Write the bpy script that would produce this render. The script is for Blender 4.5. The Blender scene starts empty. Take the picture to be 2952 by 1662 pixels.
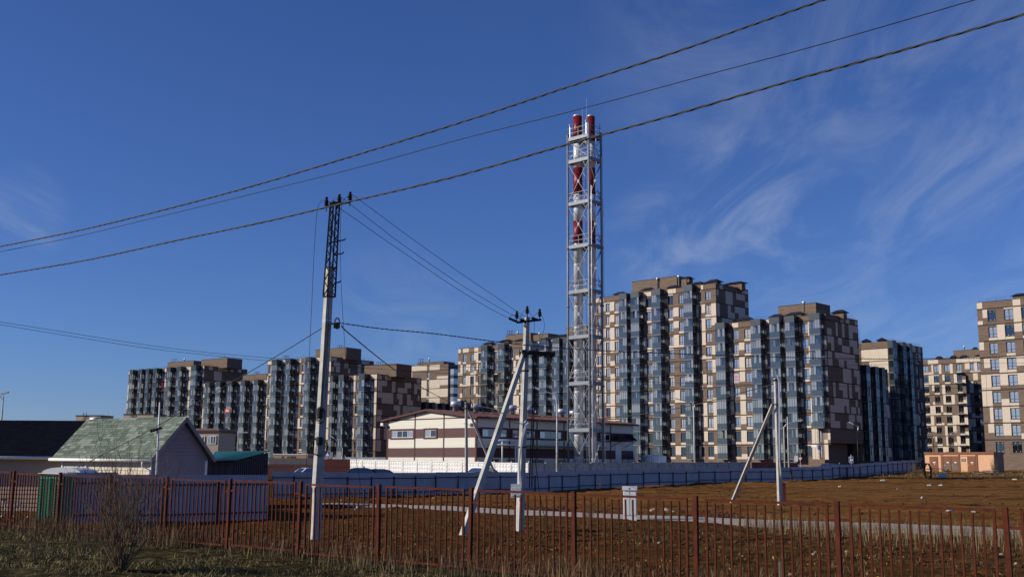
import bpy, bmesh, math, random
from mathutils import Vector, Matrix, noise
random.seed(11)
S = bpy.context.scene
COL = S.collection
# ------------------------------------------------------------------ camera
F, CX, CY = 3150.0, 1476.0, 831.0            # focal length and centre in photo pixels
PITCH, ROLL = math.radians(9.18), 0.0065
EYE = Vector((0, 0, 2.5))
fwd = Vector((0, math.cos(PITCH), math.sin(PITCH)))
_r0, _u0 = Vector((1, 0, 0)), Vector((0, -math.sin(PITCH), math.cos(PITCH)))
rgt = math.cos(ROLL) * _r0 + math.sin(ROLL) * _u0
upv = math.cos(ROLL) * _u0 - math.sin(ROLL) * _r0
cam = bpy.data.cameras.new('camera')
cam.sensor_width = 36.0
cam.lens = 36.0 * F / 2952.0
cam.clip_start, cam.clip_end = 0.2, 20000
camo = bpy.data.objects.new('camera', cam)
COL.objects.link(camo)
camo.matrix_world = Matrix(((rgt.x, upv.x, -fwd.x, 0), (rgt.y, upv.y, -fwd.y, 0), (rgt.z, upv.z, -fwd.z, 2.5), (0, 0, 0, 1)))
S.camera = camo
# ------------------------------------------------------------------ light
SUN_EL = math.radians(25)
LX, LY = 0.985, 0.17                          # horizontal direction the light travels
sun = bpy.data.lights.new('sun', 'SUN')
sun.energy, sun.angle, sun.color = 4.8, math.radians(0.53), (1.0, 0.9, 0.76)
suno = bpy.data.objects.new('sun', sun)
COL.objects.link(suno)
suno.rotation_euler = Vector((LX * math.cos(SUN_EL), LY * math.cos(SUN_EL), -math.sin(SUN_EL))).to_track_quat('-Z', 'Y').to_euler()
suno.location = (-60, -20, 60)
W = bpy.data.worlds.new('World')
S.world = W
W.use_nodes = True
wn, wl = W.node_tree.nodes, W.node_tree.links
wn.clear()
sky = wn.new('ShaderNodeTexSky')
sky.sky_type = 'NISHITA'
sky.sun_disc = False
sky.sun_elevation = SUN_EL
sky.sun_rotation = math.atan2(-LX, -LY)
sky.altitude = 200
sky.air_density, sky.dust_density, sky.ozone_density = 1.0, 0.0, 6.0
bg = wn.new('ShaderNodeBackground')
bg.inputs[1].default_value = 0.088
wo = wn.new('ShaderNodeOutputWorld')
tc = wn.new('ShaderNodeTexCoord')
def wmath(op, a, b=None):
    n = wn.new('ShaderNodeMath'); n.operation = op
    for i, x in enumerate((a, b)):
        if x is None: continue
        if isinstance(x, (int, float)): n.inputs[i].default_value = x
        else: wl.new(x, n.inputs[i])
    return n.outputs[0]
sep = wn.new('ShaderNodeSeparateXYZ'); wl.new(tc.outputs['Generated'], sep.inputs[0])
zc = wmath('MAXIMUM', wmath('ADD', sep.outputs[2], 0.12), 0.02)
cmb = wn.new('ShaderNodeCombineXYZ')
wl.new(wmath('DIVIDE', sep.outputs[0], zc), cmb.inputs[0]); wl.new(wmath('DIVIDE', sep.outputs[1], zc), cmb.inputs[1])
mp = wn.new('ShaderNodeMapping'); mp.inputs['Rotation'].default_value = (0, 0, math.radians(-32)); mp.inputs['Scale'].default_value = (1.5, 0.55, 1)
mp.inputs['Location'].default_value = (0.35, 0.2, 0)
wl.new(cmb.outputs[0], mp.inputs[0])
n1 = wn.new('ShaderNodeTexNoise'); n1.inputs['Scale'].default_value = 2.4; n1.inputs['Detail'].default_value = 9; n1.inputs['Roughness'].default_value = 0.62; n1.inputs['Distortion'].default_value = 1.1
wl.new(mp.outputs[0], n1.inputs['Vector'])
n2 = wn.new('ShaderNodeTexNoise'); n2.inputs['Scale'].default_value = 0.42; n2.inputs['Detail'].default_value = 3
wl.new(cmb.outputs[0], n2.inputs['Vector'])
def ramp(src, a, b):
    r = wn.new('ShaderNodeMapRange'); r.inputs[1].default_value = a; r.inputs[2].default_value = b; r.interpolation_type = 'SMOOTHSTEP'
    wl.new(src, r.inputs[0]); return r.outputs[0]
def patch(px, py, rad, amt):
    d = (fwd * F + rgt * (px - CX) + upv * (CY - py)).normalized()
    v = wn.new('ShaderNodeVectorMath'); v.operation = 'DOT_PRODUCT'; wl.new(tc.outputs['Generated'], v.inputs[0]); v.inputs[1].default_value = d
    return wmath('MULTIPLY', ramp(v.outputs['Value'], math.cos(rad), 1.0), amt)
patches = None
for q in ((2120, 560, 0.085, 0.9), (1930, 690, 0.07, 0.75), (2250, 640, 0.10, 0.5), (40, 620, 0.05, 0.45), (2750, 330, 0.22, 0.55), (2150, 130, 0.16, 0.42), (2600, 850, 0.16, 0.38), (1150, 960, 0.10, 0.3)):
    p_ = patch(*q); patches = p_ if patches is None else wmath('MAXIMUM', patches, p_)
base_c = wmath('MULTIPLY', ramp(n2.outputs[0], 0.45, 0.7), 0.06)
cloud = wmath('MULTIPLY', wmath('MULTIPLY', ramp(n1.outputs[0], 0.36, 0.74), wmath('MAXIMUM', patches, base_c)), 0.42)
mixc = wn.new('ShaderNodeMix'); mixc.data_type = 'RGBA'
wl.new(cloud, mixc.inputs[0]); mixc.inputs[7].default_value = (5.2, 6.0, 7.4, 1)
grade = wn.new('ShaderNodeMix'); grade.data_type = 'RGBA'; grade.blend_type = 'MULTIPLY'; grade.inputs[0].default_value = 1.0
wl.new(sky.outputs[0], grade.inputs[6]); grade.inputs[7].default_value = (0.62, 0.72, 1.07, 1)
wl.new(grade.outputs[2], mixc.inputs[6])
wl.new(mixc.outputs[2], bg.inputs[0]); wl.new(bg.outputs[0], wo.inputs[0])
S.view_settings.view_transform = 'Standard'
S.view_settings.look = 'None'
S.view_settings.exposure = 0.0
S.view_settings.gamma = 1.0
S.view_settings.use_curve_mapping = False
S.render.engine = 'CYCLES'
S.cycles.transparent_max_bounces = 10
S.cycles.max_bounces = 6
# ------------------------------------------------------------------ pixel helpers (a pixel is only a direction)
def ray(x, y): return fwd * F + rgt * (x - CX) + upv * (CY - y)
def atY(x, y, Y):
    r = ray(x, y); return EYE + r * (Y / r.y)
def onpl(x, y, p0, n):
    r = ray(x, y); return EYE + r * ((Vector(p0) - EYE).dot(n) / r.dot(n))
def smooth(t):
    t = min(1, max(0, t)); return t * t * (3 - 2 * t)
FA, FB = Vector((-14.68, 32.77)), Vector((7.125, 16.02))      # steel fence, first and last post
FD = (FB - FA).normalized(); FN = Vector((-FD.y, FD.x))       # FN points away from the camera
if FN.y < 0: FN = -FN
def terrain(X, Y):
    p = Vector((X, Y)) - FA
    k, d = p.dot(FD) / 2.5, p.dot(FN)
    b = 0.55 - 0.027 * min(16, max(-6, k))
    z = b * (1 - smooth(d / 10.0))
    z += 2.2 * smooth((Y - 85) / 105.0)
    return z
def G(x, y):
    r = ray(x, y); t0 = 0.002
    a = t0
    t = t0
    while t < 0.4:
        p = EYE + r * t
        if p.z < terrain(p.x, p.y): break
        a = t; t *= 1.01
    lo, hi = a, t
    for _ in range(30):
        m = (lo + hi) / 2; p = EYE + r * m
        if p.z < terrain(p.x, p.y): hi = m
        else: lo = m
    return EYE + r * hi
# ------------------------------------------------------------------ materials
def mat(name, col, rough=0.8, metal=0.0, var=0.0, vs=3.0, bump=0.0, bs=20.0, stretch=(1, 1, 1), col2=None, spec=0.3):
    m = bpy.data.materials.new(name); m.use_nodes = True
    nt = m.node_tree; b = nt.nodes['Principled BSDF']
    b.inputs['Roughness'].default_value = rough; b.inputs['Metallic'].default_value = metal
    b.inputs['Specular IOR Level'].default_value = spec
    c = (*col, 1)
    b.inputs['Base Color'].default_value = c
    m.diffuse_color = c
    if var or bump:
        g = nt.nodes.new('ShaderNodeNewGeometry'); mp = nt.nodes.new('ShaderNodeMapping'); mp.inputs['Scale'].default_value = stretch
        nt.links.new(g.outputs['Position'], mp.inputs[0])
    if var:
        n = nt.nodes.new('ShaderNodeTexNoise'); n.inputs['Scale'].default_value = vs; n.inputs['Detail'].default_value = 5; n.inputs['Roughness'].default_value = 0.65
        nt.links.new(mp.outputs[0], n.inputs['Vector'])
        cr = nt.nodes.new('ShaderNodeValToRGB')
        c2 = col2 or tuple(x * (1 - var) for x in col)
        hi = col if col2 else tuple(min(1, x * (1 + var * 0.6)) for x in col)
        cr.color_ramp.elements[0].color = (*c2, 1); cr.color_ramp.elements[0].position = 0.33
        cr.color_ramp.elements[1].color = (*hi, 1); cr.color_ramp.elements[1].position = 0.67
        nt.links.new(n.outputs[0], cr.inputs[0]); nt.links.new(cr.outputs[0], b.inputs['Base Color'])
    if bump:
        n = nt.nodes.new('ShaderNodeTexNoise'); n.inputs['Scale'].default_value = bs; n.inputs['Detail'].default_value = 4
        nt.links.new(mp.outputs[0], n.inputs['Vector'])
        bp = nt.nodes.new('ShaderNodeBump'); bp.inputs['Strength'].default_value = bump; bp.inputs['Distance'].default_value = 0.05
        nt.links.new(n.outputs[0], bp.inputs['Height']); nt.links.new(bp.outputs[0], b.inputs['Normal'])
    return m
def glass(name, diff, fac, transp=None, tcol=(0.75, 0.82, 0.88), rough=0.03):
    m = bpy.data.materials.new(name); m.use_nodes = True
    nt = m.node_tree; nt.nodes.clear()
    o = nt.nodes.new('ShaderNodeOutputMaterial'); g = nt.nodes.new('ShaderNodeBsdfGlossy'); g.inputs['Roughness'].default_value = rough
    g.inputs['Color'].default_value = (0.82, 0.88, 0.95, 1)
    d = nt.nodes.new('ShaderNodeBsdfDiffuse'); d.inputs['Color'].default_value = (*diff, 1)
    base = d.outputs[0]
    if transp is not None:
        t = nt.nodes.new('ShaderNodeBsdfTransparent'); t.inputs['Color'].default_value = (*tcol, 1)
        x = nt.nodes.new('ShaderNodeMixShader'); x.inputs[0].default_value = transp
        nt.links.new(base, x.inputs[1]); nt.links.new(t.outputs[0], x.inputs[2]); base = x.outputs[0]
    mx = nt.nodes.new('ShaderNodeMixShader'); mx.inputs[0].default_value = fac
    nt.links.new(base, mx.inputs[1]); nt.links.new(g.outputs[0], mx.inputs[2]); nt.links.new(mx.outputs[0], o.inputs[0])
    m.diffuse_color = (*diff, 1)
    return m
M = {}
M['brown'] = mat('brown_brick', (0.17, 0.125, 0.095), 0.9, 0, 0.22, 0.7, 0.25, 9, (1, 1, 5))
M['cream'] = mat('cream_brick', (0.60, 0.52, 0.42), 0.9, 0, 0.08, 0.8, 0.2, 9, (1, 1, 5))
M['band'] = mat('band_stone', (0.055, 0.044, 0.038), 0.9, 0, 0.2, 1)
M['core'] = mat('dark_interior', (0.012, 0.012, 0.013), 0.9)
M['slab'] = mat('balcony_slab', (0.20, 0.19, 0.18), 0.9, 0, 0.2, 2)
M['frame'] = mat('dark_frame', (0.018, 0.021, 0.026), 0.45)
M['crown'] = mat('blue_grey_panel', (0.030, 0.045, 0.060), 0.35, 0.2, 0.15, 0.8)
M['pane1'] = glass('window_glass', (0.25, 0.275, 0.30), 0.27)  # diffuse tone holds sky reflection along with pale blinds behind
M['pane2'] = glass('window_glass_curtained', (0.34, 0.35, 0.36), 0.22)
M['pane3'] = glass('window_glass_dark', (0.008, 0.010, 0.012), 0.16)
M['pane4'] = glass('window_glass_drawn_blind', (0.44, 0.40, 0.34), 0.2)
M['bglass'] = glass('balcony_glass', (0.07, 0.09, 0.10), 0.08, 0.90, (0.80, 0.86, 0.90))
M['bglass2'] = glass('balcony_glass_curtained', (0.36, 0.36, 0.34), 0.16, 0.42, (0.74, 0.80, 0.84))
M['parapet'] = glass('tinted_parapet_glass', (0.052, 0.070, 0.082), 0.12, 0.12, (0.3, 0.4, 0.45), 0.08)  # tint plus some sky reflection put into the diffuse colour
M['white'] = mat('white_paint', (0.78, 0.78, 0.76), 0.6)
M['roofmetal'] = mat('navy_sheet_roof', (0.022, 0.026, 0.042), 0.5, 0.3, 0.2, 1)
M['galv'] = mat('galvanised_sheet', (0.66, 0.70, 0.74), 0.36, 0.5, 0.10, 2.5)
M['pipe'] = mat('bright_steel_pipe', (0.70, 0.74, 0.78), 0.34, 0.22, 0.08, 2.0)
M['roofdeck'] = mat('roof_felt', (0.06, 0.06, 0.06), 0.95)
M['maroon'] = mat('maroon_panel', (0.085, 0.034, 0.036), 0.55, 0, 0.10, 0.6, 0.35, 6, (0.1, 0.1, 16))
M['maroontrim'] = mat('maroon_trim', (0.085, 0.024, 0.022), 0.5, 0, 0.15, 1)
M['ivory'] = mat('ivory_panel', (0.67, 0.66, 0.57), 0.55, 0, 0.05, 0.4, 0.35, 6, (0.1, 0.1, 16))
M['steel'] = mat('grey_painted_steel', (0.21, 0.235, 0.275), 0.5, 0.1, 0.15, 1.5)
M['red'] = mat('red_painted_sheet', (0.175, 0.013, 0.018), 0.4, 0.1, 0.15, 1)
M['conc'] = mat('weathered_shaded_concrete', (0.46, 0.45, 0.41), 0.9, 0, 0.25, 2.2, 0.3, 30)
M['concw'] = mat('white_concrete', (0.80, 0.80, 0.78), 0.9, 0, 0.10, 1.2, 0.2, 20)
M['black'] = mat('black_steel', (0.014, 0.013, 0.013), 0.5, 0.3)
M['rubber'] = mat('black_rubber', (0.012, 0.012, 0.013), 0.6)
M['cable'] = mat('grey_twisted_cable', (0.055, 0.056, 0.054), 0.6, 0.0, 0.4, 6)
M['bluesheet'] = mat('blue_corrugated_sheet', (0.40, 0.40, 0.44), 0.5, 0.0, 0.16, 0.9)
M['bluedark'] = mat('dark_fence_frame', (0.025, 0.027, 0.035), 0.6)
M['rust'] = mat('rust_red_paint', (0.120, 0.028, 0.013), 0.8, 0.0, 0.45, 7, 0.2, 60, (1, 1, 1), (0.060, 0.019, 0.012), 0.1)
M['shingle1'] = mat('green_shingle', (0.15, 0.19, 0.15), 0.95, 0, 0.15, 8)
M['shingle2'] = mat('pale_green_shingle', (0.23, 0.265, 0.225), 0.95, 0, 0.15, 8)
M['shingle3'] = mat('dark_green_shingle', (0.095, 0.135, 0.10), 0.95, 0, 0.15, 8)
M['navyroof'] = mat('dark_navy_shingle', (0.009, 0.011, 0.018), 1.0, 0, 0.25, 3, spec=0.0)
M['siding'] = mat('cream_siding', (0.62, 0.55, 0.45), 0.7, 0, 0.06, 2)
M['sidingb'] = mat('tan_siding', (0.46, 0.36, 0.27), 0.7, 0, 0.08, 2)
M['sidingv'] = mat('mauve_siding', (0.30, 0.23, 0.24), 0.7, 0, 0.08, 2)
M['greentin'] = mat('green_corrugated_tin', (0.030, 0.20, 0.105), 0.4, 0.1, 0.3, 1.5)
M['brownsheet'] = mat('brown_profiled_sheet', (0.13, 0.085, 0.07), 0.6, 0, 0.2, 1.5)
M['greenplastic'] = mat('green_plastic', (0.014, 0.23, 0.15), 0.4, 0, 0.15, 2)
M['whiteplastic'] = mat('white_plastic', (0.70, 0.72, 0.72), 0.4)
M['peach'] = mat('peach_plaster', (0.66, 0.40, 0.24), 0.9, 0, 0.06, 1)
M['brownpaint'] = mat('brown_painted_steel', (0.20, 0.075, 0.035), 0.5, 0, 0.12, 2)
M['beige'] = mat('beige_render', (0.40, 0.34, 0.27), 0.9, 0, 0.08, 1)
M['stone'] = mat('boulder_stone', (0.36, 0.29, 0.21), 0.95, 0, 0.3, 4, 0.5, 10)
M['wood'] = mat('weathered_wood', (0.30, 0.25, 0.19), 0.9, 0, 0.3, 5)
M['path'] = mat('concrete_road', (0.36, 0.325, 0.27), 0.95, 0, 0.28, 0.8, 0.3, 8)
M['bark'] = mat('bare_twig', (0.17, 0.12, 0.07), 0.9, 0, 0.3, 9)
M['straw'] = mat('dry_straw', (0.40, 0.31, 0.16), 0.95, 0, 0.4, 3, 0, 1, (1, 1, 1), (0.14, 0.10, 0.05))
M['grass'] = mat('short_grass', (0.080, 0.095, 0.020), 0.9, 0, 0.5, 2)
M['weed'] = mat('brown_weed', (0.12, 0.070, 0.034), 0.95, 0, 0.5, 4)
M['yellow'] = mat('yellow_petals', (0.75, 0.55, 0.03), 0.8)
M['soil'] = mat('soil_clod', (0.085, 0.040, 0.013), 1.0, 0, 0.6, 3, 0.4, 20)
M['bluesign'] = mat('blue_sign', (0.02, 0.05, 0.32), 0.5)
M['redsign'] = mat('red_sign', (0.55, 0.03, 0.03), 0.5)
M['carwhite'] = mat('white_car_paint', (0.75, 0.75, 0.75), 0.25, 0, spec=0.5)
M['cardark'] = mat('dark_car_paint', (0.030, 0.042, 0.055), 0.2, 0.3, spec=0.5)
M['cargrey'] = mat('grey_car_paint', (0.11, 0.12, 0.13), 0.25, 0.4, spec=0.5)
M['carglass'] = glass('car_glass', (0.02, 0.03, 0.035), 0.3)
M['porcelain'] = mat('pale_porcelain', (0.62, 0.62, 0.58), 0.3)
M['tan'] = mat('tan_trailer', (0.48, 0.33, 0.17), 0.6, 0, 0.08, 1)
M['skin'] = mat('skin', (0.45, 0.28, 0.2), 0.7)
M['cloth'] = mat('dark_cloth', (0.03, 0.03, 0.035), 0.9)
M['redbrown'] = mat('red_brown_board', (0.16, 0.045, 0.035), 0.7, 0, 0.15, 1)
M['pink'] = mat('faded_pink_paint', (0.5, 0.10, 0.16), 0.6)
M['yellowp'] = mat('yellow_panel', (0.6, 0.45, 0.05), 0.6)
# ------------------------------------------------------------------ mesh builder
class MB:
    def __init__(s): s.v, s.f, s.m, s.mi = [], [], [], 0
    def use(s, i): s.mi = i; return s
    def face(s, pts):
        n = len(s.v); s.v += [tuple(p) for p in pts]; s.f.append(tuple(range(n, n + len(pts)))); s.m.append(s.mi)
    def hexa(s, p):                                             # 8 points: bottom 4 ccw, top 4 ccw
        n = len(s.v); s.v += [tuple(q) for q in p]
        for f in ((3, 2, 1, 0), (4, 5, 6, 7), (0, 1, 5, 4), (1, 2, 6, 5), (2, 3, 7, 6), (3, 0, 4, 7)):
            s.f.append(tuple(n + i for i in f)); s.m.append(s.mi)
        return s
    def box(s, x0, x1, y0, y1, z0, z1):
        return s.hexa([(x0, y0, z0), (x1, y0, z0), (x1, y1, z0), (x0, y1, z0), (x0, y0, z1), (x1, y0, z1), (x1, y1, z1), (x0, y1, z1)])
    def bar(s, a, b, w, h=None, up=(0, 0, 1)):                  # rectangular bar between two points
        h = h or w; a, b = Vector(a), Vector(b); d = (b - a).normalized(); upq = Vector(up)
        if abs(d.dot(upq)) > 0.98: upq = Vector((1, 0, 0))
        x = d.cross(upq).normalized() * w / 2; y = x.cross(d).normalized() * h / 2
        return s.hexa([a - x - y, a + x - y, a + x + y, a - x + y, b - x - y, b + x - y, b + x + y, b - x + y])
    def tube(s, pts, r, n=6, cap=True):
        pts = [Vector(p) for p in pts]; rr = r if isinstance(r, (list, tuple)) else [r] * len(pts)
        base = len(s.v); k = len(pts); prev = None
        for i, p in enumerate(pts):
            d = (pts[min(i + 1, k - 1)] - pts[max(i - 1, 0)])
            if d.length < 1e-9: d = Vector((0, 0, 1))
            d.normalize()
            if prev is None:
                a = d.orthogonal().normalized()
            else:
                a = prev - d * prev.dot(d)
                a = a.normalized() if a.length > 1e-6 else d.orthogonal().normalized()
            prev = a; b = d.cross(a)
            for j in range(n):
                t = 2 * math.pi * j / n; s.v.append(tuple(p + (a * math.cos(t) + b * math.sin(t)) * rr[i]))
        for i in range(k - 1):
            for j in range(n):
                q = base + i * n; s.f.append((q + j, q + (j + 1) % n, q + n + (j + 1) % n, q + n + j)); s.m.append(s.mi)
        if cap:
            s.f.append(tuple(base + j for j in reversed(range(n)))); s.m.append(s.mi)
            s.f.append(tuple(base + (k - 1) * n + j for j in range(n))); s.m.append(s.mi)
        return s
    def lathe(s, prof, c=(0, 0, 0), n=20):                       # prof: (radius, z)
        base = len(s.v)
        for r, z in prof:
            for j in range(n):
                t = 2 * math.pi * j / n; s.v.append((c[0] + r * math.cos(t), c[1] + r * math.sin(t), c[2] + z))
        for i in range(len(prof) - 1):
            for j in range(n):
                q = base + i * n; s.f.append((q + j, q + (j + 1) % n, q + n + (j + 1) % n, q + n + j)); s.m.append(s.mi)
        s.f.append(tuple(base + j for j in reversed(range(n)))); s.m.append(s.mi)
        s.f.append(tuple(base + (len(prof) - 1) * n + j for j in range(n))); s.m.append(s.mi)
        return s
    def mesh(s, name, mats, smooth_=False):
        me = bpy.data.meshes.new(name); me.from_pydata(s.v, [], s.f)
        for m in (mats if isinstance(mats, (list, tuple)) else [mats]): me.materials.append(M[m] if isinstance(m, str) else m)
        me.polygons.foreach_set('material_index', s.m)
        if smooth_: me.polygons.foreach_set('use_smooth', [True] * len(s.f))
        me.update(); return me
    def build(s, name, mats, parent=None, smooth_=False, loc=None):
        return put(s.mesh(name, mats, smooth_), name, parent, loc)
def put(me, name, parent=None, loc=None, scale=None, rz=None):
    o = bpy.data.objects.new(name, me); COL.objects.link(o)
    if parent is not None: o.parent = parent
    if loc is not None: o.location = loc
    if scale is not None: o.scale = scale
    if rz is not None: o.rotation_euler = (0, 0, rz)
    return o
def tag(o, label, cat, group=None):
    o['label'] = label; o['category'] = cat
    if 'kind' not in o: o['kind'] = 'thing'
    if group: o['group'] = group
    return o
def thing(name, label, cat, loc=(0, 0, 0), rz=0.0, group=None):
    o = put(None, name, None, loc, None, rz); return tag(o, label, cat, group)
_ub = {}
def ubox(m):                                                     # shared unit box per material
    if m not in _ub:
        b = MB(); b.box(0, 1, 0, 1, 0, 1); _ub[m] = b.mesh('box_' + m, m)
    return _ub[m]
def cube(name, m, parent, x0, x1, y0, y1, z0, z1):
    return put(ubox(m), name, parent, (x0, y0, z0), (x1 - x0, y1 - y0, z1 - z0))
def shade_auto(o):
    o.data.polygons.foreach_set('use_smooth', [True] * len(o.data.polygons))
# ------------------------------------------------------------------ ground: one sheet to the horizon
ROADPX = [(905, 1446, 1453), (1000, 1449, 1458), (1150, 1453, 1463), (1300, 1457, 1470), (1480, 1467, 1483), (1600, 1473, 1486), (1800, 1481, 1494), (2000, 1488, 1501),
          (2152, 1495, 1516), (2330, 1500, 1526), (2500, 1505, 1535), (2800, 1515, 1544), (2952, 1523, 1552), (3200, 1533, 1566), (3700, 1553, 1590), (4400, 1580, 1624)]
ROADF = [G(x, a) for x, a, b in ROADPX]; ROADN = [G(x, b) for x, a, b in ROADPX]
def side_of(line, x, y):                                         # >0 when (x,y) lies beyond the line (farther)
    best = None
    for p, q in zip(line, line[1:]):
        d = Vector((q.x - p.x, q.y - p.y)); t = max(0, min(1, ((x - p.x) * d.x + (y - p.y) * d.y) / d.length_squared))
        c = Vector((p.x + d.x * t, p.y + d.y * t)); dist = (Vector((x, y)) - c).length
        if best is None or dist < best[0]: best = (dist, d.x * (y - c.y) - d.y * (x - c.x))
    return best[0] * (1 if best[1] > 0 else -1)
def nz(x, y, s, o=0): return noise.noise(Vector((x * s + o, y * s - o, o * 1.7)))
def lin(a, b, st):
    r, v = [], a
    while v < b: r.append(v); v += st
    return r
xs = [-6000, -2500, -1000, -500, -300, -200, -150, -110, -80, -60, -45] + lin(-36, -12, 0.6) + lin(-12, 26, 0.26) + lin(26, 60, 0.6) + lin(60, 100, 1.6) + [105, 115, 130, 160, 200, 300, 500, 1000, 2500, 6000]
ys = [-400, -150, -60, -20, -5, 3, 8] + lin(10, 46, 0.26) + lin(46, 90, 0.5) + lin(90, 190, 1.1) + [192, 200, 210, 225, 250, 300, 400, 600, 1000, 2000, 5000, 9000]
vs, cols = [], []
for y in ys:
    for x in xs:
        z = terrain(x, y)
        p = Vector((x, y)) - FA; d = p.dot(FN); k = p.dot(FD) / 2.5
        grass = soil = road = 0.0
        near = -60 < x < 110 and 5 < y < 192
        if near:
            if y < 110:
                sf, sn = side_of(ROADF, x, y), side_of(ROADN, x, y)
            else: sf, sn = 10, 20
            onroad = sf < 0.3 and sn > -0.3 and x > -8
            if d < 0.4: grass = 1.0
            soil = smooth(sf / 2.0) if x > -9 else 0
            amp = 0.05 if d < 0 else 0.085
            if sf > 0: amp = 0.12
            a = amp * nz(x, y, 1.3) + amp * 0.7 * nz(x, y, 3.1, 3) + 0.10 * nz(x, y, 0.3, 5)
            if sf > 0.4: a += 0.10 * nz(x * 0.25, y, 0.55, 8) + 0.06 * abs(nz(x * 0.5, y, 1.4, 2))
            if 0.4 < sf < 8 and x < 8: a += 0.35 * smooth(sf / 2) * smooth((8 - sf) / 3) * abs(nz(x, y, 0.6, 9))   # heaps along the road
            if 0 < d < 1.5: a += 0.03
            # mound with the substation
            mm = math.exp(-((x - 64) / 22) ** 2 - ((y - 150) / 16) ** 2)
            a += 0.12 * mm * (0.6 + 0.5 * abs(nz(x, y, 0.12, 4)))
            if onroad: a = 0.02 * nz(x, y, 0.4); road = 1.0
            z += a
        elif y > 40: soil = 0.8
        vs.append((x, y, z)); cols.append((grass, soil, road, 1))
nx = len(xs)
fs = [(j * nx + i, j * nx + i + 1, (j + 1) * nx + i + 1, (j + 1) * nx + i) for j in range(len(ys) - 1) for i in range(nx - 1)]
me = bpy.data.meshes.new('ground'); me.from_pydata(vs, [], fs); me.update()
ca = me.color_attributes.new('zone', 'FLOAT_COLOR', 'POINT')
ca.data.foreach_set('color', [c for q in cols for c in q])
me.polygons.foreach_set('use_smooth', [True] * len(fs))
gm = bpy.data.materials.new('ground_soil'); gm.use_nodes = True
nt = gm.node_tree; bs_ = nt.nodes['Principled BSDF']; bs_.inputs['Roughness'].default_value = 1.0; bs_.inputs['Specular IOR Level'].default_value = 0.05
geo = nt.nodes.new('ShaderNodeNewGeometry'); at = nt.nodes.new('ShaderNodeAttribute'); at.attribute_name = 'zone'
sp = nt.nodes.new('ShaderNodeSeparateColor'); nt.links.new(at.outputs['Color'], sp.inputs[0])
def gnoise(scale, detail=6, stretch=(1, 1, 1), rough=0.65):
    mp = nt.nodes.new('ShaderNodeMapping'); mp.inputs['Scale'].default_value = stretch; nt.links.new(geo.outputs['Position'], mp.inputs[0])
    n = nt.nodes.new('ShaderNodeTexNoise'); n.inputs['Scale'].default_value = scale; n.inputs['Detail'].default_value = detail; n.inputs['Roughness'].default_value = rough
    nt.links.new(mp.outputs[0], n.inputs['Vector']); return n.outputs[0]
def gramp(src, *st):
    r = nt.nodes.new('ShaderNodeValToRGB')
    while len(r.color_ramp.elements) < len(st): r.color_ramp.elements.new(0.5)
    for e, (p, c) in zip(r.color_ramp.elements, st): e.position = p; e.color = (*c, 1)
    nt.links.new(src, r.inputs[0]); return r.outputs[0]
def gmix(f, a, b):
    m = nt.nodes.new('ShaderNodeMix'); m.data_type = 'RGBA'
    if isinstance(f, float): m.inputs[0].default_value = f
    else: nt.links.new(f, m.inputs[0])
    nt.links.new(a, m.inputs[6]); nt.links.new(b, m.inputs[7]); return m.outputs[2]
c_soil = gramp(gnoise(1.1, 9, (0.10, 1, 1), 0.72), (0.36, (0.055, 0.022, 0.006)), (0.45, (0.185, 0.084, 0.020)), (0.56, (0.235, 0.112, 0.028)), (0.74, (0.31, 0.165, 0.055)))
c_soil = gmix(gramp(gnoise(0.12, 4, (0.5, 1, 1)), (0.42, (0, 0, 0)), (0.6, (0.6, 0.6, 0.6))), c_soil, gramp(gnoise(2.5, 5), (0.3, (0.13, 0.060, 0.017)), (0.7, (0.24, 0.125, 0.045))))
c_soil = gmix(gramp(gnoise(0.8, 6, (0.05, 1, 1), 0.6), (0.38, (0.85, 0.85, 0.85)), (0.45, (0.25, 0.25, 0.25)), (0.52, (0, 0, 0))), c_soil, gramp(gnoise(3.0, 4), (0.3, (0.035, 0.016, 0.006)), (0.7, (0.085, 0.042, 0.014))))
c_mid = gramp(gnoise(2.2, 7), (0.36, (0.026, 0.012, 0.004)), (0.5, (0.115, 0.050, 0.012)), (0.68, (0.22, 0.100, 0.026)))
c_mid = gmix(gramp(gnoise(0.8, 5), (0.46, (0, 0, 0)), (0.62, (0.55, 0.55, 0.55))), c_mid, gramp(gnoise(6, 4), (0.36, (0.012, 0.015, 0.003)), (0.66, (0.060, 0.062, 0.015))))
c_gr = gramp(gnoise(3.0, 7), (0.34, (0.014, 0.012, 0.005)), (0.5, (0.045, 0.040, 0.014)), (0.66, (0.16, 0.125, 0.055)))
col = gmix(sp.outputs[1], c_mid, c_soil); col = gmix(sp.outputs[0], col, c_gr)
nt.links.new(col, bs_.inputs['Base Color'])
bp = nt.nodes.new('ShaderNodeBump'); bp.inputs['Strength'].default_value = 1.0; bp.inputs['Distance'].default_value = 0.22
nt.links.new(gnoise(4.5, 8, (1, 1, 1), 0.75), bp.inputs['Height']); nt.links.new(bp.outputs[0], bs_.inputs['Normal'])
me.materials.append(gm)
ground = put(me, 'ground'); ground['kind'] = 'structure'
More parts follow.
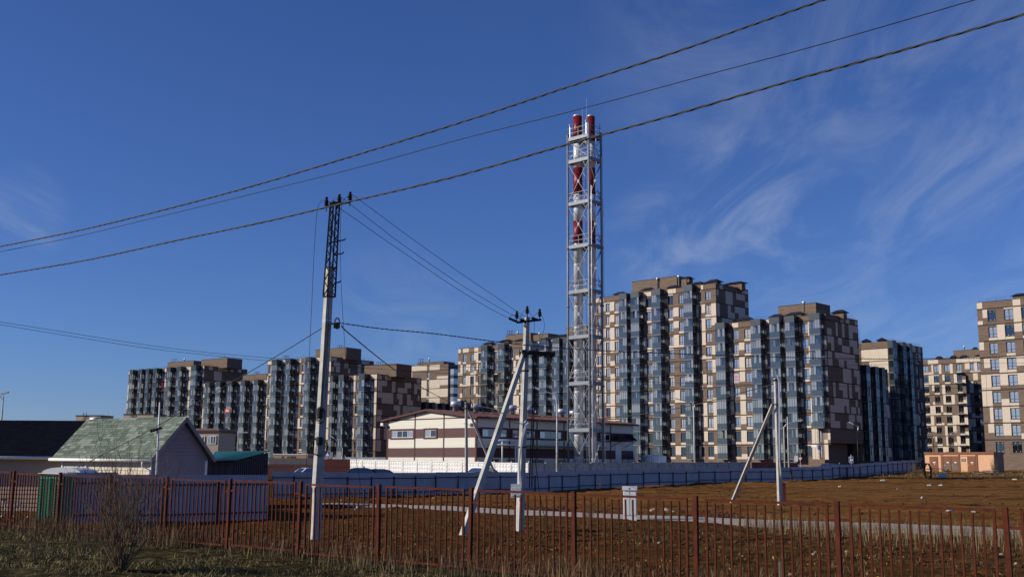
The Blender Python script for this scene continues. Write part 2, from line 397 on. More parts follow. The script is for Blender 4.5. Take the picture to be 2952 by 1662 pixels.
# concrete road across the plot
b = MB()
N = 8
for i in range(len(ROADPX) - 1):
    for j in range(N):
        def q(ii, t, s):
            a, c = ROADF[ii] , ROADN[ii]; p = a.lerp(c, s); return p
        for sgm in range(4):
            pts = []
            for t, s_ in ((j / N, sgm / 4), (j / N, (sgm + 1) / 4), ((j + 1) / N, (sgm + 1) / 4), ((j + 1) / N, sgm / 4)):
                p = q(i, 0, s_).lerp(q(i + 1, 0, s_), t)
                ed = 0.18 * nz(p.x, p.y, 1.1) if s_ in (0, 1) else 0
                pts.append((p.x, p.y + ed, terrain(p.x, p.y) + 0.02 * nz(p.x, p.y, 0.4) + (0.035 if 0 < s_ < 1 else 0.0)))
            b.face(pts)
road = b.build('concrete_road', 'path'); road['kind'] = 'structure'
# asphalt yard level in front of the flats, seen through and above the fences
# ------------------------------------------------------------------ apartment blocks
def vpdir(x, y):
    r = ray(x, y); r.z = 0; return r.normalized()
A = -vpdir(-1835, 1319)                                          # facade direction of the right group (to the right and nearer)
BD = -vpdir(-3000, 1311)                                         # facade direction of the left group
PITCHF = 3.03
_wm = {}
def window_meshes(w, h, stick):
    k = (round(w, 2), round(h, 2), stick)
    if k in _wm: return _wm[k]
    f = MB(); t = 0.09  # dark frame made wide to take in the reveal's shadow
    f.box(0, w, 0, .08, 0, t); f.box(0, w, 0, .08, h - t, h); f.box(0, t, 0, .08, t, h - t); f.box(w - t, w, 0, .08, t, h - t)
    f.box(w * .5 - .05, w * .5 + .05, -.005, .08, t, h - t); f.box(t, w * .5 - .05, 0, .07, h * .27, h * .27 + .06); f.box(w * .5 + .05, w - t, 0, .07, h * .27, h * .27 + .06)
    if stick:
        f.use(1)
        for cx in (.27, .74):
            for cz in (.9, .12):
                x, z, r = w * cx + .04, h * cz, .055
                f.face([(x + r * math.cos(a * math.pi / 4), .032, z + r * math.sin(a * math.pi / 4)) for a in range(8)])
    f.use(2); f.box(-.05, w + .05, -.26, -.02, -.06, -.012)
    fm = f.mesh('window', ['frame', 'white', 'slab'])
    ps = []
    for g in ('pane1', 'pane2', 'pane3', 'pane4'):
        p = MB(); p.box(t - .01, w - t + .01, .036, .05, t - .01, h - t + .01); ps.append(p.mesh('pane', g))
    _wm[k] = (fm, ps); return _wm[k]
_bm = {}
def balcony_meshes(w, d, h):
    k = (round(w, 2), round(d, 2), round(h, 2))
    if k in _bm: return _bm[k]
    f = MB(); t = .055                                           # frame: origin at left front bottom of this storey, y = 0 front, y = d facade
    f.box(0, w, 0, d, -.16, .0)
    f.use(1)
    n = 5; hr = 1.12
    for i in range(n):
        x = i * (w - t) / (n - 1); f.box(x, x + t, 0, t, 0, h - .16)
    for z in (hr, h - .24):
        f.box(t, w - t, .004, t - .004, z, z + .06)
    for yy in (d * .5,):
        f.box(w - t, w, yy, yy + t, 0, h - .16)
    f.box(w - t, w, d - t, d - .002, 0, h - .16)
    for z in (hr, h - .24):
        f.box(w - t + .004, w - .004, t, d - t, z, z + .06)
        f.box(.004, t - .004, t, d - .01, z, z + .06)
    fm = f.mesh('balcony', ['slab', 'frame'])
    ps = []
    for bays in ((0, 0, 0, 0), (0, 1, 0, 0), (1, 0, 0, 1), (0, 0, 1, 1), (1, 1, 0, 0), (1, 1, 1, 1), (0, 1, 0, 1), (0, 0, 0, 1), (0, 2, 1, 0), (0, 0, 2, 1)):
        p = MB()
        for i, g in enumerate(bays):
            xa, xb = i * (w - t) / 4 + t, (i + 1) * (w - t) / 4
            if g < 2: p.use(g).box(xa, xb, .02, .032, hr + .05, h - .25)
        p.use(0); p.box(w - .034, w - .022, t, d - t, hr + .05, h - .25); p.box(.022, .034, t, d - t, hr + .05, h - .25)
        ps.append(p.mesh('glazing', ['bglass', 'bglass2']))
    q = MB(); q.box(t, w - t, .014, .03, -.18, hr + .01); q.box(w - .032, w - .016, t, d - t, -.14, hr + .01); q.box(.016, .032, t, d - t, -.14, hr + .01)
    pm = q.mesh('parapet_glass', 'parapet')
    _bm[k] = (fm, ps, pm); return _bm[k]
class Block:
    def __init__(s, name, label, D, xl, Yl, xr, yref, zt0, n, zroof, depth, elems, group, bd=1.5, stick=False, seed=1, zbase=None, side=True, creamp=.5, darkrows=2, skip_low=(), notch=None):
        rnd = random.Random(seed); s.D = D
        s.V = Vector((-D.y, D.x, 0)); s.p0 = atY(xl, yref, Yl)
        W_ = s.u(xr, yref); s.W = W_
        zb = zt0 - n * PITCHF - 3.0 if zbase is None else zbase
        s.org = Vector((s.p0.x, s.p0.y, zb)); s.zroof = zroof
        r = s.root = thing(name, label, 'building', s.org, math.atan2(D.y, D.x), group)
        Z = lambda z: z - zb
        s.Z = Z
        H = Z(zroof)
        ops, bal = [], []
        for e in elems:
            if e[0] == 'w':
                a, c = s.u(e[1], yref), s.u(e[2], yref); ops.append((a, c, 'w'))
            else:
                a, c = s.u(e[1], yref, -bd), s.u(e[2], yref, -bd)
                ww = c - a; bal.append((a, c)); ops.append((a + ww * .18, a + ww * .62, 'd'))
        ops.sort()
        # merge guards
        cl = []
        for o in ops:
            o = list(o)
            o[0] = max(o[0], .15); o[1] = min(o[1], W_ - .15)
            if cl and o[0] < cl[-1][1] + .15: o[0] = cl[-1][1] + .15
            if o[1] - o[0] > .35: cl.append(o)
        ops = cl
        th = .30
        wall = MB()
        edges = [0] + [x for o in ops for x in o[:2]] + [W_]
        for i in range(0, len(edges), 2):
            if edges[i + 1] - edges[i] > .01:
                if notch and edges[i + 1] > W_ - .01:
                    nu = s.u(notch[0], yref); wall.box(edges[i], nu, 0, th, 0, H); wall.box(nu, W_, 0.001, th, Z(notch[1]), H); wall.box(nu - th, nu, th, depth - 3, 0, Z(notch[1])); wall.box(nu, W_, th, depth - th, Z(notch[1]), Z(notch[1]) + .3)
                else: wall.box(edges[i], edges[i + 1], 0, th, 0, H)
        for a, c, k in ops:
            prev = H
            for f in range(n):
                top = Z(zt0 - f * PITCHF) - (.42 if k == 'w' else .45); hgt = 1.98 if k == 'w' else 2.25
                wall.box(a, c, .002, th, top, prev); prev = top - hgt
            wall.box(a, c, .002, th, 0, prev)
        wall.box(W_ - th, W_, th, depth, Z(notch[1]) + .301 if notch else 0, H)                   # right flank
        wall.box(0, th, th, depth, 0, H)
        wall.box(th, W_ - th, depth - th, depth, 0, H)
        wall.build('wall', 'brown', r)
        core = MB(); core.box(th + .02, (s.u(notch[0], yref) if notch else W_) - th - .02, 1.0, depth - th - .02, 0.05, H - .5); core.build('interior', 'core', r)
        cube('roof', 'roofdeck', r, th, W_ - th, th, depth - th, H - .45, H - .3)
        cube('coping', 'band', r, -.04, W_ + .04, -.045, th + .02, H, H + .09)
        if side: cube('coping', 'band', r, W_ - th - .02, W_ + .045, th + .025, depth, H + .002, H + .092)
        for i in range(0, len(edges), 2):                        # parapet panels
            a, c = edges[i], edges[i + 1]
            if c - a > .4 and rnd.random() < .62: cube('brick_panel', 'cream', r, a + .03, c - .03 if rnd.random() < .6 else a + (c - a) * .55, -.03, .0, Z(zt0) + .06, H - .02)
        for a, c, k in ops:
            if k == 'w' and rnd.random() < .45: cube('brick_panel', 'cream', r, a + .02, c - .02, -.03, .0, Z(zt0) + .06, H - .02)
        # window objects, panels, bands
        for f in range(n):
            zt = Z(zt0 - f * PITCHF)
            cube('floor_band', 'band', r, -.03, W_ + .03, -.05, .0, zt - .14, zt + .08)
            for i in range(0, len(edges), 2):                    # piers
                a, c = edges[i], edges[i + 1]; w = c - a
                if w < .3: continue
                segs = [(a, c)]
                if w > 1.5:
                    m = a + w * rnd.uniform(.35, .65); segs = [(a, m), (m + .002, c)]
                for sa, sc in segs:
                    if notch and sc > s.u(notch[0], yref) and zt - PITCHF < Z(notch[1]) - .2: continue
                    q = rnd.random()
                    if q < creamp * .6: cube('brick_panel', 'cream', r, sa + .03, sc - .03, -.03, .0, zt - PITCHF + .06, zt - .14)
                    elif q < creamp * .85: cube('brick_panel', 'cream', r, sa + .03, sc - .03, -.03, .0, zt - rnd.uniform(1.6, 2.3), zt - .14)
                    elif q < creamp * 1.15: cube('brick_panel', 'cream', r, sa + .03, sc - .03, -.03, .0, zt - PITCHF + .06, zt - PITCHF + rnd.uniform(.7, 1.3))
            for a, c, k in ops:
                if k == 'w':
                    hgt = 1.98; z = zt - .42 - hgt
                    fm, ps = window_meshes(c - a, hgt, stick)
                    wo_ = put(fm, 'window', r, (a, .16, z))
                    low = f >= n - darkrows  # low rows get dark glass in place of reflected ground
                    g = 2 if (low or rnd.random() < .1) else rnd.choice((0, 0, 0, 1, 1, 3)) if not stick else 0
                    put(ps[g], 'pane', wo_)
                    if rnd.random() < creamp * .8: cube('brick_panel', 'cream', r, a + .02, c - .02, -.03, .0, zt - PITCHF + .06, z - .05)
                    if rnd.random() < creamp * .5: cube('brick_panel', 'cream', r, a + .02, c - .02, -.032, .0, z + hgt + .02, zt - .14)
                else:
                    hgt = 2.25; z = zt - .45 - hgt
                    fm, ps = window_meshes(c - a, hgt, False)
                    wo_ = put(fm, 'balcony_door', r, (a, .16, z)); put(ps[rnd.choice((1, 2, 0, 2))], 'pane', wo_)
        for bi, (a, c) in enumerate(bal):
            fm, ps, pm = balcony_meshes(c - a, bd, PITCHF)
            cube('brick_panel', 'cream', r, a + .04, a + (c - a) * .16, -.03, 0, Z(zt0) - n * PITCHF, Z(zt0) - .14)
            cube('brick_panel', 'cream', r, a + (c - a) * .64, c - .02, -.03, 0, Z(zt0) - n * PITCHF, Z(zt0) - .14)
            for f in range(n):
                if (bi, f) in skip_low: continue
                z = Z(zt0 - (f + 1) * PITCHF)
                o = put(fm, 'balcony', r, (a, -bd, z + .1))
                put(rnd.choice(ps[:8] + ps[:8] + ps), 'glazing', o); put(pm, 'parapet_glass', o)
            cr = MB(); zt = Z(zt0) - .08
            nn = 7
            for i in range(nn):                                  # ribbed metal crown
                x0 = a + (c - a) * i / nn; x1 = a + (c - a) * (i + 1) / nn; cr.box(x0 + .008, x1 - .008, -bd, -bd + .03, zt, H + .12)
            cr.box(a, c, -bd + .03, -.06, zt, H + .10)
            cr.build('balcony_crown', 'crown', r)
        if side:
            cl_ = MB()
            for f in range(n + 1):
                zt = Z(zt0 - (f - 1) * PITCHF) if f else H
                if not (notch and Z(zt0 - f * PITCHF) < Z(notch[1])): cube('floor_band', 'band', r, W_, W_ + .05, .0, depth, Z(zt0 - f * PITCHF) - .13, Z(zt0 - f * PITCHF) + .05)
                if notch and Z(zt0 - f * PITCHF) < Z(notch[1]): continue
                y = .3
                zhi = H if f == 0 else Z(zt0 - (f - 1) * PITCHF); zlo = Z(zt0 - f * PITCHF)
                while y < depth - .5:
                    w = rnd.uniform(.7, 1.9); q = rnd.random()
                    y1 = min(depth - .1, y + w)
                    if q < .30: cube('brick_panel', 'cream', r, W_, W_ + .03, y, y1, zlo + .06, zhi - .14)
                    elif q < .44 and f: cube('brick_panel', 'cream', r, W_, W_ + .03, y, y1, zlo + 1.5, zhi - .14)
                    elif q < .58 and f: cube('brick_panel', 'cream', r, W_, W_ + .03, y, y1, zlo + .06, zlo + 1.4)
                    y = y1 + .002
        rl = MB()                                                # roof railing
        for yy, rng_ in ((.4, (0.3, W_ - .3)),):
            x = rng_[0]
            while x < rng_[1]: rl.bar((x, yy, H), (x, yy, H + .75), .03); x += 1.6
            for z in (.4, .75): rl.bar((rng_[0], yy, H + z), (rng_[1], yy, H + z), .025)
        if side:
            y = .6
            while y < depth - .3: rl.bar((W_ - .4, y, H), (W_ - .4, y, H + .75), .03); y += 1.6
            for z in (.4, .75): rl.bar((W_ - .4, .6, H + z), (W_ - .4, depth - .3, H + z), .025)
        rl.build('roof_railing', 'black', r)
    def u(s, x, y, off=0.0):
        p = s.p0 + s.V * off; q = onpl(x, y, p, s.V); return (q - s.p0).dot(s.D)
    def pt(s, x, y, off=0.0):
        p = s.p0 + s.V * off; q = onpl(x, y, p, s.V); return (q - s.p0).dot(s.D), s.Z(q.z)
    def stair(s, x0, x1, yt, off, dp=6.0, m='brown'):
        a, z = s.pt(x0, yt, off); c, _ = s.pt(x1, yt, off); H = s.Z(s.zroof)
        cube('stair_tower', m, s.root, a, c, off, off + dp, H - .4, z)
        cube('coping', 'band', s.root, a - .05, c + .05, off - .05, off + dp + .05, z + .002, z + .1)
    def cap(s, x0, x1, yt, ye, off, zb=None, dp=2.2):
        a, ze = s.pt(x0, ye, off); c, _ = s.pt(x1, ye, off); _, zt = s.pt((x0 + x1) / 2, yt, off)
        H = s.Z(s.zroof) if zb is None else zb
        w = c - a; i = w * .14
        if ze < H + .3: ze = H + .3
        if zt < ze + .35: zt = ze + .5
        o = cube('vent_shaft', 'brown', s.root, a + i, c - i, off + .35, off + dp - .35, H - .5, ze - .18)
        b = MB()
        rid = w * .22
        b.face([(a, off, ze), (c, off, ze), (c - rid - w * .05, off + dp / 2, zt), (a + rid + w * .05, off + dp / 2, zt)])
        b.face([(c, off, ze), (c, off + dp, ze), (c - rid - w * .05, off + dp / 2, zt)])
        b.face([(c, off + dp, ze), (a, off + dp, ze), (a + rid + w * .05, off + dp / 2, zt), (c - rid - w * .05, off + dp / 2, zt)])
        b.face([(a, off + dp, ze), (a, off, ze), (a + rid + w * .05, off + dp / 2, zt)])
        b.face([(a, off, ze), (a, off + dp, ze), (c, off + dp, ze), (c, off, ze)])
        for x in (a + i, c - i - .06):
            for y in (off + .35, off + dp - .41): b.box(x, x + .06, y, y + .06, ze - .18, ze)
        b.build('vent_cap', 'roofmetal', s.root)
    def flue(s, x, yt, off, r=.28):
        a, z = s.pt(x, yt, off); H = s.Z(s.zroof)
        b = MB(); b.lathe([(r * .55, H - .3), (r * .55, z - .55), (r, z - .5), (r, z - .08), (r * .6, z)], (a, off + .5, 0), 14); b.build('flue', 'galv', s.root, True)
    def antenna(s, x0, x1, yt, off):
        a, z = s.pt(x0, yt, off); c, _ = s.pt(x1, yt, off); H = s.Z(s.zroof)
        b = MB()
        for x in (a, (a + c) / 2, c):
            b.bar((x, off, H - .3), (x, off, z), .06); b.bar((x, off + .8, H - .3), (x, off + .8, z), .06)
        for zz in (z, z - .9):
            b.bar((a, off, zz), (c, off, zz), .05); b.bar((a, off + .8, zz), (c, off + .8, zz), .05); b.bar((a, off, zz), (a, off + .8, zz), .05); b.bar((c, off, zz), (c, off + .8, zz), .05)
        b.build('roof_frame', 'black', s.root)
def sx(o, sc): return lambda *v: [o + x / sc for x in v]
def el(o, sc, *items): return [(k, o + a / sc, o + b_ / sc) for k, a, b_ in items]
GR = 'brown and cream brick apartment blocks'
T = Block('apartment_block', 'tallest brown and cream apartment block, twelve storeys, right behind the chimney mast', A, 1706, 256.2, 2063.5, 845, 40.36, 12, 41.45, 13,
          [('w', 1722, 1735)] + el(1740, 7.576, ('w', 45, 135), ('w', 235, 325), ('b', 325, 495), ('b', 585, 765), ('w', 925, 1040), ('b', 1045, 1230), ('w', 1400, 1515), ('w', 1635, 1740), ('b', 1735, 1930), ('w', 2070, 2130), ('w', 2215, 2340)), GR, 1.6, False, 3, creamp=.55)
T.stair(1822, 1951, 813, 5)
T.stair(1964, 1979, 804, 5.2, 2)
for q in ((1764, 1797, 839, 849, 1.2), (1843, 1879, 827, 837, 1.2), (1918, 1950, 820, 830, 1.2), (1985, 2024, 810, 820, 1.4), (2028, 2071, 803, 815, 1.2)): T.cap(*q)
T.cap(1869, 1902, 800, 809, 6, T.Z(T.zroof) + 2.2); T.cap(1959, 1988, 795, 804, 5.0, T.Z(T.zroof) + 2.6); T.cap(2080, 2145, 810, 821, 8.5)
T.flue(1891, 799, 4.2); T.flue(1953, 792, 4.6, .34)
B2 = Block('apartment_block', 'nine storey block with dark patchwork flank stepping down right of the tallest block', A, 2061, 231.6, 2382.4, 960, 31.27, 9, 32.35, 13.5,
           el(2030, 2.9, ('b', 90, 170), ('w', 235, 287), ('w', 335, 386), ('b', 388, 470), ('w', 522, 545), ('b', 545, 630), ('b', 675, 755), ('w', 812, 868), ('b', 878, 968)), GR, 1.6, False, 5, creamp=.62, skip_low={(4, 7), (4, 8)}, notch=(2356, 7.2))
B2.stair(2243, 2352, 884, 5); B2.stair(2330, 2345, 881, 5.2, 2)
for q in ((2118, 2166, 912, 924, 1.5), (2213, 2254, 903, 915, 1.5), (2258, 2316, 897, 909, 2.2), (2392, 2435, 891, 903, 5.0)): B2.cap(*q)
B2.cap(2320, 2352, 870, 881, 5, B2.Z(B2.zroof) + 2.4); B2.flue(2313, 867, 4.5, .33)
Cb = Block('apartment_block', 'nine storey apartment block directly behind the maroon roofed boiler house', A, 1321, 297, 1692, 1030, 32.45, 9, 33.6, 13,
           el(1310, 12.08, ('w', 295, 415), ('w', 565, 690), ('w', 835, 925), ('b', 920, 1135), ('w', 1375, 1510), ('b', 1510, 1735), ('w', 1950, 2060)) +
           el(1300, 3.222, ('w', 635, 665), ('b', 690, 750), ('w', 788, 815), ('b', 818, 882), ('b', 940, 1005), ('b', 1040, 1100), ('w', 1140, 1170), ('b', 1190, 1240)), GR, 1.7, False, 8, creamp=.55)
for q in ((1387, 1419, 984, 992, .8), (1433, 1468, 977, 985, .8), (1477, 1511, 975, 983, .8), (1553, 1596, 970, 979, .8), (1598, 1632, 962, 971, .8)): Cb.cap(*q)
Cb.stair(1458, 1530, 967, 5); Cb.stair(1533, 1580, 966, 5.5); Cb.stair(1632, 1690, 946, 4); Cb.antenna(1462, 1476, 953, 5.2); Cb.flue(1489, 955, 5); Cb.flue(1552, 957, 5)
Rb = Block('apartment_block', 'cream and brown block beside the peach substation with stickers on blue windows', A, 2816, 203.5, 2990, 890, 31.95, 9, 33.2, 14,
           el(2780, 12.08, ('w', 790, 1085), ('w', 1370, 1690), ('w', 1975, 2290)), GR, 1.5, True, 12, creamp=.6, darkrows=1, zbase=1.5)
Rb.cap(2912, 2956, 843, 853, 1.0)
Mb = Block('apartment_block', 'unfinished apartment block with black windows and bare balcony slabs behind the substation', A, 2640, 331, 2835, 1090, 33.15, 10, 34.5, 13,
           el(2640, 5, ('w', 30, 85), ('w', 105, 185), ('w', 262, 337), ('w', 418, 497), ('w', 596, 668), ('w', 790, 850), ('w', 900, 960)), GR, 1.5, True, 21, creamp=.6, darkrows=9, zbase=0)
for q in ((2693, 2714, 1025, 1034, 1), (2735, 2755, 1023, 1033, 1), (2763, 2788, 1022, 1031, 1), (2806, 2830, 1021, 1030, 1)): Mb.cap(*q)
Mb.stair(2748, 2830, 1011, 5); Mb.cap(2799, 2816, 999, 1008, 5, Mb.Z(Mb.zroof) + 2.2); Mb.flue(2778, 995, 5)
for f in range(1, 9):                                            # bare balcony slabs of the unfinished block
    z = Mb.Z(33.15 - f * PITCHF); a0, a1 = Mb.u(2748, 1090, -1.5), Mb.u(2774, 1090, -1.5)
    cube('balcony_slab', 'slab', Mb.root, a0, a1, -1.5, -.05, z - .02, z + .18)
M2 = Block('apartment_block', 'short dark windowed wing between the unfinished block and the sticker windowed block', A, 2789, 268, 2880, 1180, 23.6, 7, 25.4, 10,
           el(2640, 5, ('w', 855, 925), ('w', 1050, 1120)), GR, 1.5, True, 23, creamp=.45, darkrows=9, zbase=0)
# block whose long flank lies in shade
VA = Vector((-A.y, A.x, 0))
Nb = Block('apartment_block', 'shaded tall block with glazed balconies and a sunlit blank end with a ladder', VA, 2562, 262, 2660, 1020, 31.0, 9, 32.6, 11,
           [('b', 2575, 2586), ('w', 2592, 2599), ('b', 2604, 2614), ('b', 2623, 2631), ('w', 2640, 2647)], GR, 1.4, False, 31, creamp=.3, side=False)
H = Nb.Z(Nb.zroof)
for f in range(10):
    zz = Nb.Z(31.0 - f * PITCHF)
    cube('floor_band', 'band', Nb.root, -.05, 0, -.03, 11, zz - .13, zz + .05)
rnd = random.Random(4)
for f in range(9):
    y = 0.2
    zz = Nb.Z(31.0 - f * PITCHF)
    while y < 10.5:
        w = rnd.uniform(2.0, 3.2); y1 = min(10.9, y + w)
        if rnd.random() < .5: cube('brick_panel', 'cream', Nb.root, -.03, 0, y, y1, zz - PITCHF + .06, zz - .14)
        y = y1 + .01
lad = MB()
for yy in (7.2, 7.75): lad.bar((-.25, yy, H - 14), (-.25, yy, H + 3.5), .05)
z = H - 14
while z < H + 3.5: lad.bar((-.25, 7.2, z), (-.25, 7.75, z), .035); z += .35
for z in (H - 12, H - 9, H - 6, H - 3, H + 1):
    lad.bar((-.25, 7.1, z), (-.95, 7.1, z), .03); lad.bar((-.95, 7.1, z), (-.95, 7.85, z), .03); lad.bar((-.95, 7.85, z), (-.25, 7.85, z), .03)
lad.build('roof_ladder', 'black', Nb.root)
b = MB()
for x0, y0 in ((0.3, 1.0), (0.3, 5.0), (4.0, 2.5)):
    b.box(x0 + .4, x0 + 1.8, y0 + .3, y0 + 2.0, H - .4, H + .4); b.face([(x0, y0, H + .4), (x0 + 2.2, y0, H + .4), (x0 + 1.1, y0 + 1.2, H + 1.2)])
    b.face([(x0 + 2.2, y0, H + .4), (x0 + 2.2, y0 + 2.4, H + .4), (x0 + 1.1, y0 + 1.2, H + 1.2)]); b.face([(x0 + 2.2, y0 + 2.4, H + .4), (x0, y0 + 2.4, H + .4), (x0 + 1.1, y0 + 1.2, H + 1.2)]); b.face([(x0, y0 + 2.4, H + .4), (x0, y0, H + .4), (x0 + 1.1, y0 + 1.2, H + 1.2)])
b.build('vent_cap', 'roofmetal', Nb.root)
p562 = atY(2562, 1020, 262)
N1 = Block('apartment_block', 'low shaded block with dark balconies in front of the blank sunlit end wall', VA, 2478, 227, 2561, 1120, 22.0, 6, 23.4, 9,
           [('b', 2500, 2511), ('w', 2516, 2523), ('b', 2526, 2536), ('b', 2545, 2554)], GR, 1.4, False, 33, creamp=.3, side=False, zbase=0)
L1 = Block('apartment_block', 'far left block with a nearly all glass front of balcony columns and red banner', BD, 371, 358, 588.5, 1080, 30.9, 9, 32.1, 17,
           el(350, 3.816, ('b', 88, 125), ('b', 185, 225), ('b', 265, 300), ('b', 345, 385), ('w', 440, 477), ('b', 492, 537), ('b', 605, 648), ('w', 702, 735), ('b', 760, 815), ('w', 865, 895)), GR, 1.9, False, 41, creamp=.6)
L1.stair(483, 558, 1045, 5); L1.stair(581, 655, 1037, 5); L1.antenna(494, 505, 1035, 5.5); L1.antenna(635, 647, 1027, 5.5); L1.flue(529, 1032, 5)
L2 = Block('apartment_block', 'low balcony fronted block between two taller left blocks above the green roofed house', BD, 587, 329, 772, 1115, 24.9, 7, 26.1, 12,
           el(350, 3.816, ('b', 915, 965), ('b', 1035, 1085), ('b', 1160, 1210), ('w', 1275, 1300), ('b', 1305, 1355), ('w', 1422, 1445), ('b', 1450, 1500), ('w', 1565, 1595)), GR, 1.9, False, 43, creamp=.6)
L2.stair(700, 769, 1081, 4); L2.antenna(733, 743, 1071, 4.5)
L3 = Block('apartment_block', 'ten storey block with patchwork flank directly behind the lattice topped concrete pole', BD, 772, 311, 954.5, 1050, 30.2, 9, 31.3, 17,
           el(750, 3.815, ('w', 97, 122), ('b', 125, 180), ('w', 248, 272), ('b', 275, 330), ('w', 398, 433), ('w', 462, 490), ('b', 492, 550), ('w', 612, 648), ('w', 700, 735)), GR, 1.9, False, 45, creamp=.55)
L3.stair(910, 998, 1008, 4); L3.antenna(973, 983, 995, 4.5); L3.antenna(817, 826, 1025, 3)
L4 = Block('apartment_block', 'eight storey block with broad patchwork flank left of the boiler house', BD, 945, 289, 1086.8, 1100, 23.9, 7, 25.2, 17.5,
           el(750, 3.815, ('b', 765, 800), ('w', 828, 857), ('b', 862, 917), ('w', 988, 1028), ('w', 1052, 1080), ('b', 1082, 1145), ('w', 1215, 1258)), GR, 1.9, False, 47, creamp=.5)
L4.stair(1051, 1143, 1054, 4); L4.antenna(1085, 1098, 1043, 4.5); L4.flue(1132, 1047, 5)
L5 = Block('apartment_block', 'far block with blank patchwork front and glazed corner above the boiler house gable', BD, 1165, 372, 1292, 1080, 33.6, 9, 35.4, 12,
           [('w', 1231, 1238)], GR, 1.5, False, 49, creamp=.55)
L5.stair(1203, 1279, 1046, 4); L5.antenna(1208, 1218, 1034, 4); L5.flue(1235, 1031, 4.5)
for f in range(9):
    zz = L5.Z(33.6 - f * PITCHF); ww = L5.W
    o = cube('balcony', 'crown', L5.root, ww + .06, ww + 1.9, .5, 8.5, zz - PITCHF + .1, zz - PITCHF + 1.2)
    o2 = cube('glazing', 'pane2', L5.root, ww + .06, ww + 1.88, .55, 8.4, zz - PITCHF + 1.2, zz + .1)
VB = Vector((-BD.y, BD.x, 0))
L6 = Block('apartment_block', 'low dark block in shade behind the boiler house roof ridge', VB, 1205, 300, 1326, 1160, 17.6, 4, 19.4, 9,
           [('w', 1212, 1217), ('b', 1226, 1236), ('b', 1246, 1255), ('w', 1262, 1267), ('b', 1275, 1284), ('b', 1296, 1304)], GR, 1.4, False, 51, creamp=.35, side=False)
# small banners hung on flats
def banner(blk, x0, y0, x1, y1, off, m, name, lab):
    a, z1 = blk.pt(x0, y0, off); c, z0 = blk.pt(x1, y1, off)
    o = MB().box(0, c - a, 0, .05, 0, z1 - z0).use(1).box((c - a) * .15, (c - a) * .85, -.012, -.002, (z1 - z0) * .3, (z1 - z0) * .42).box((c - a) * .15, (c - a) * .7, -.012, -.002, (z1 - z0) * .58, (z1 - z0) * .72).build(name, m, blk.root, False, (a, off - .02, z0))
    return o
banner(L1, 464, 1098, 472, 1116, -.1, ['redsign', 'white'], 'banner', 0)
banner(L2, 649, 1178, 662, 1188, -2.0, ['redsign', 'white'], 'banner', 0)
banner(L4, 1065, 1227, 1072, 1240, -.1, ['yellowp', 'white'], 'banner', 0)
banner(B2, 2116, 1076, 2132, 1104, -.06, ['pane4', 'pink'], 'blind', 0)
# ------------------------------------------------------------------ boiler house
def frame_thing(name, label, cat, origin, D, group=None):
    return thing(name, label, cat, origin, math.atan2(D.y, D.x), group)
BC = atY(1373, 1300, 127)                                        # near corner of gable end and long side
bz = 0.6
GW = 16.0; BL = 29.5
borg = Vector((BC.x, BC.y, bz)) - A * GW                         # origin: left end of the gable wall
BH = frame_thing('boiler_house', 'boiler house with ivory and maroon striped walls and maroon gable roof', 'building', borg, A)
zl = [7.9, 6.77, 5.65, 4.5, 3.38, 2.25, 0.6]
zl = [z - bz for z in zl]
EZ = zl[0]; RZ = 8.92 - bz; RX = 7.75
colsx = [0.12, 5.25, 10.45, GW - .12]
kinds = ['ivory', 'maroon', 'ivory', 'maroon', 'ivory', 'maroon']
core = MB(); core.box(.2, GW - .2, .2, BL - .2, 0, EZ); core.build('inner_wall', 'core', BH)
def pane_window(parent, name, x0, x1, z0, z1, y, nb, fm='white', axis='x', dpt=.1, rim=True):
    """a window with nb lights set in a wall; axis 'x' lies in the plane y, axis 'y' in the plane x=y"""
    f = MB()
    def bx(a, c, e, g, h0, h1, k):
        f.use(k)
        if axis == 'x': f.box(a, c, y + e, y + g, h0, h1)
        else: f.box(y + e, y + g, a, c, h0, h1)
    sgn = -1 if axis == 'x' else 1
    e0, e1 = (-.10, .05) if axis == 'x' else (-.05, .10)
    if rim:
        for a, c, h0, h1 in ((x0 - .25, x1 + .25, z1, z1 + .22), (x0 - .25, x1 + .25, z0 - .2, z0), (x0 - .25, x0, z0, z1), (x1, x1 + .25, z0, z1)):
            bx(a, c, e0, e1, h0, h1, 1)
    t = .06
    f0, f1 = (-.05, .03) if axis == 'x' else (-.03, .05)
    for i in range(nb + 1):
        xx = x0 + (x1 - x0 - t) * i / nb; bx(xx, xx + t, f0, f1, z0, z1, 0)
    bx(x0, x1, f0 + .004, f1 - .004, z0, z0 + t, 0); bx(x0, x1, f0 + .004, f1 - .004, z1 - t, z1, 0)
    o = f.build(name, [fm, 'maroontrim'], parent)
    for i in range(nb):
        p = MB(); xa = x0 + (x1 - x0) * i / nb + t; xb = x0 + (x1 - x0) * (i + 1) / nb
        g0, g1 = (-.02, .0) if axis == 'x' else (0, .02)
        if axis == 'x': p.box(xa, xb, y + g0, y + g1, z0 + t, z1 - t)
        else: p.box(y + g0, y + g1, xa, xb, z0 + t, z1 - t)
        p.build('pane', 'pane3' if i % 3 else 'pane1', o)
    return o
def bu(px, y=1260): return (onpl(px, y, borg, VA) - borg).dot(A)
wins = [(bu(1129), bu(1191.5)), (bu(1225), bu(1257))]
for c0, c1 in zip(colsx, colsx[1:]):
    for k in range(6):
        cuts = [(c0 + .07, c1 - .07)]
        if k == 1:
            for w0, w1 in wins:
                nc = []
                for a, c in cuts:
                    if w0 > a and w1 < c: nc += [(a, w0), (w1, c)]
                    else: nc.append((a, c))
                cuts = nc
        for a, c in cuts: cube('wall_panel', kinds[k], BH, a, c, 0, .15, zl[k + 1] + .006, zl[k] - .006)
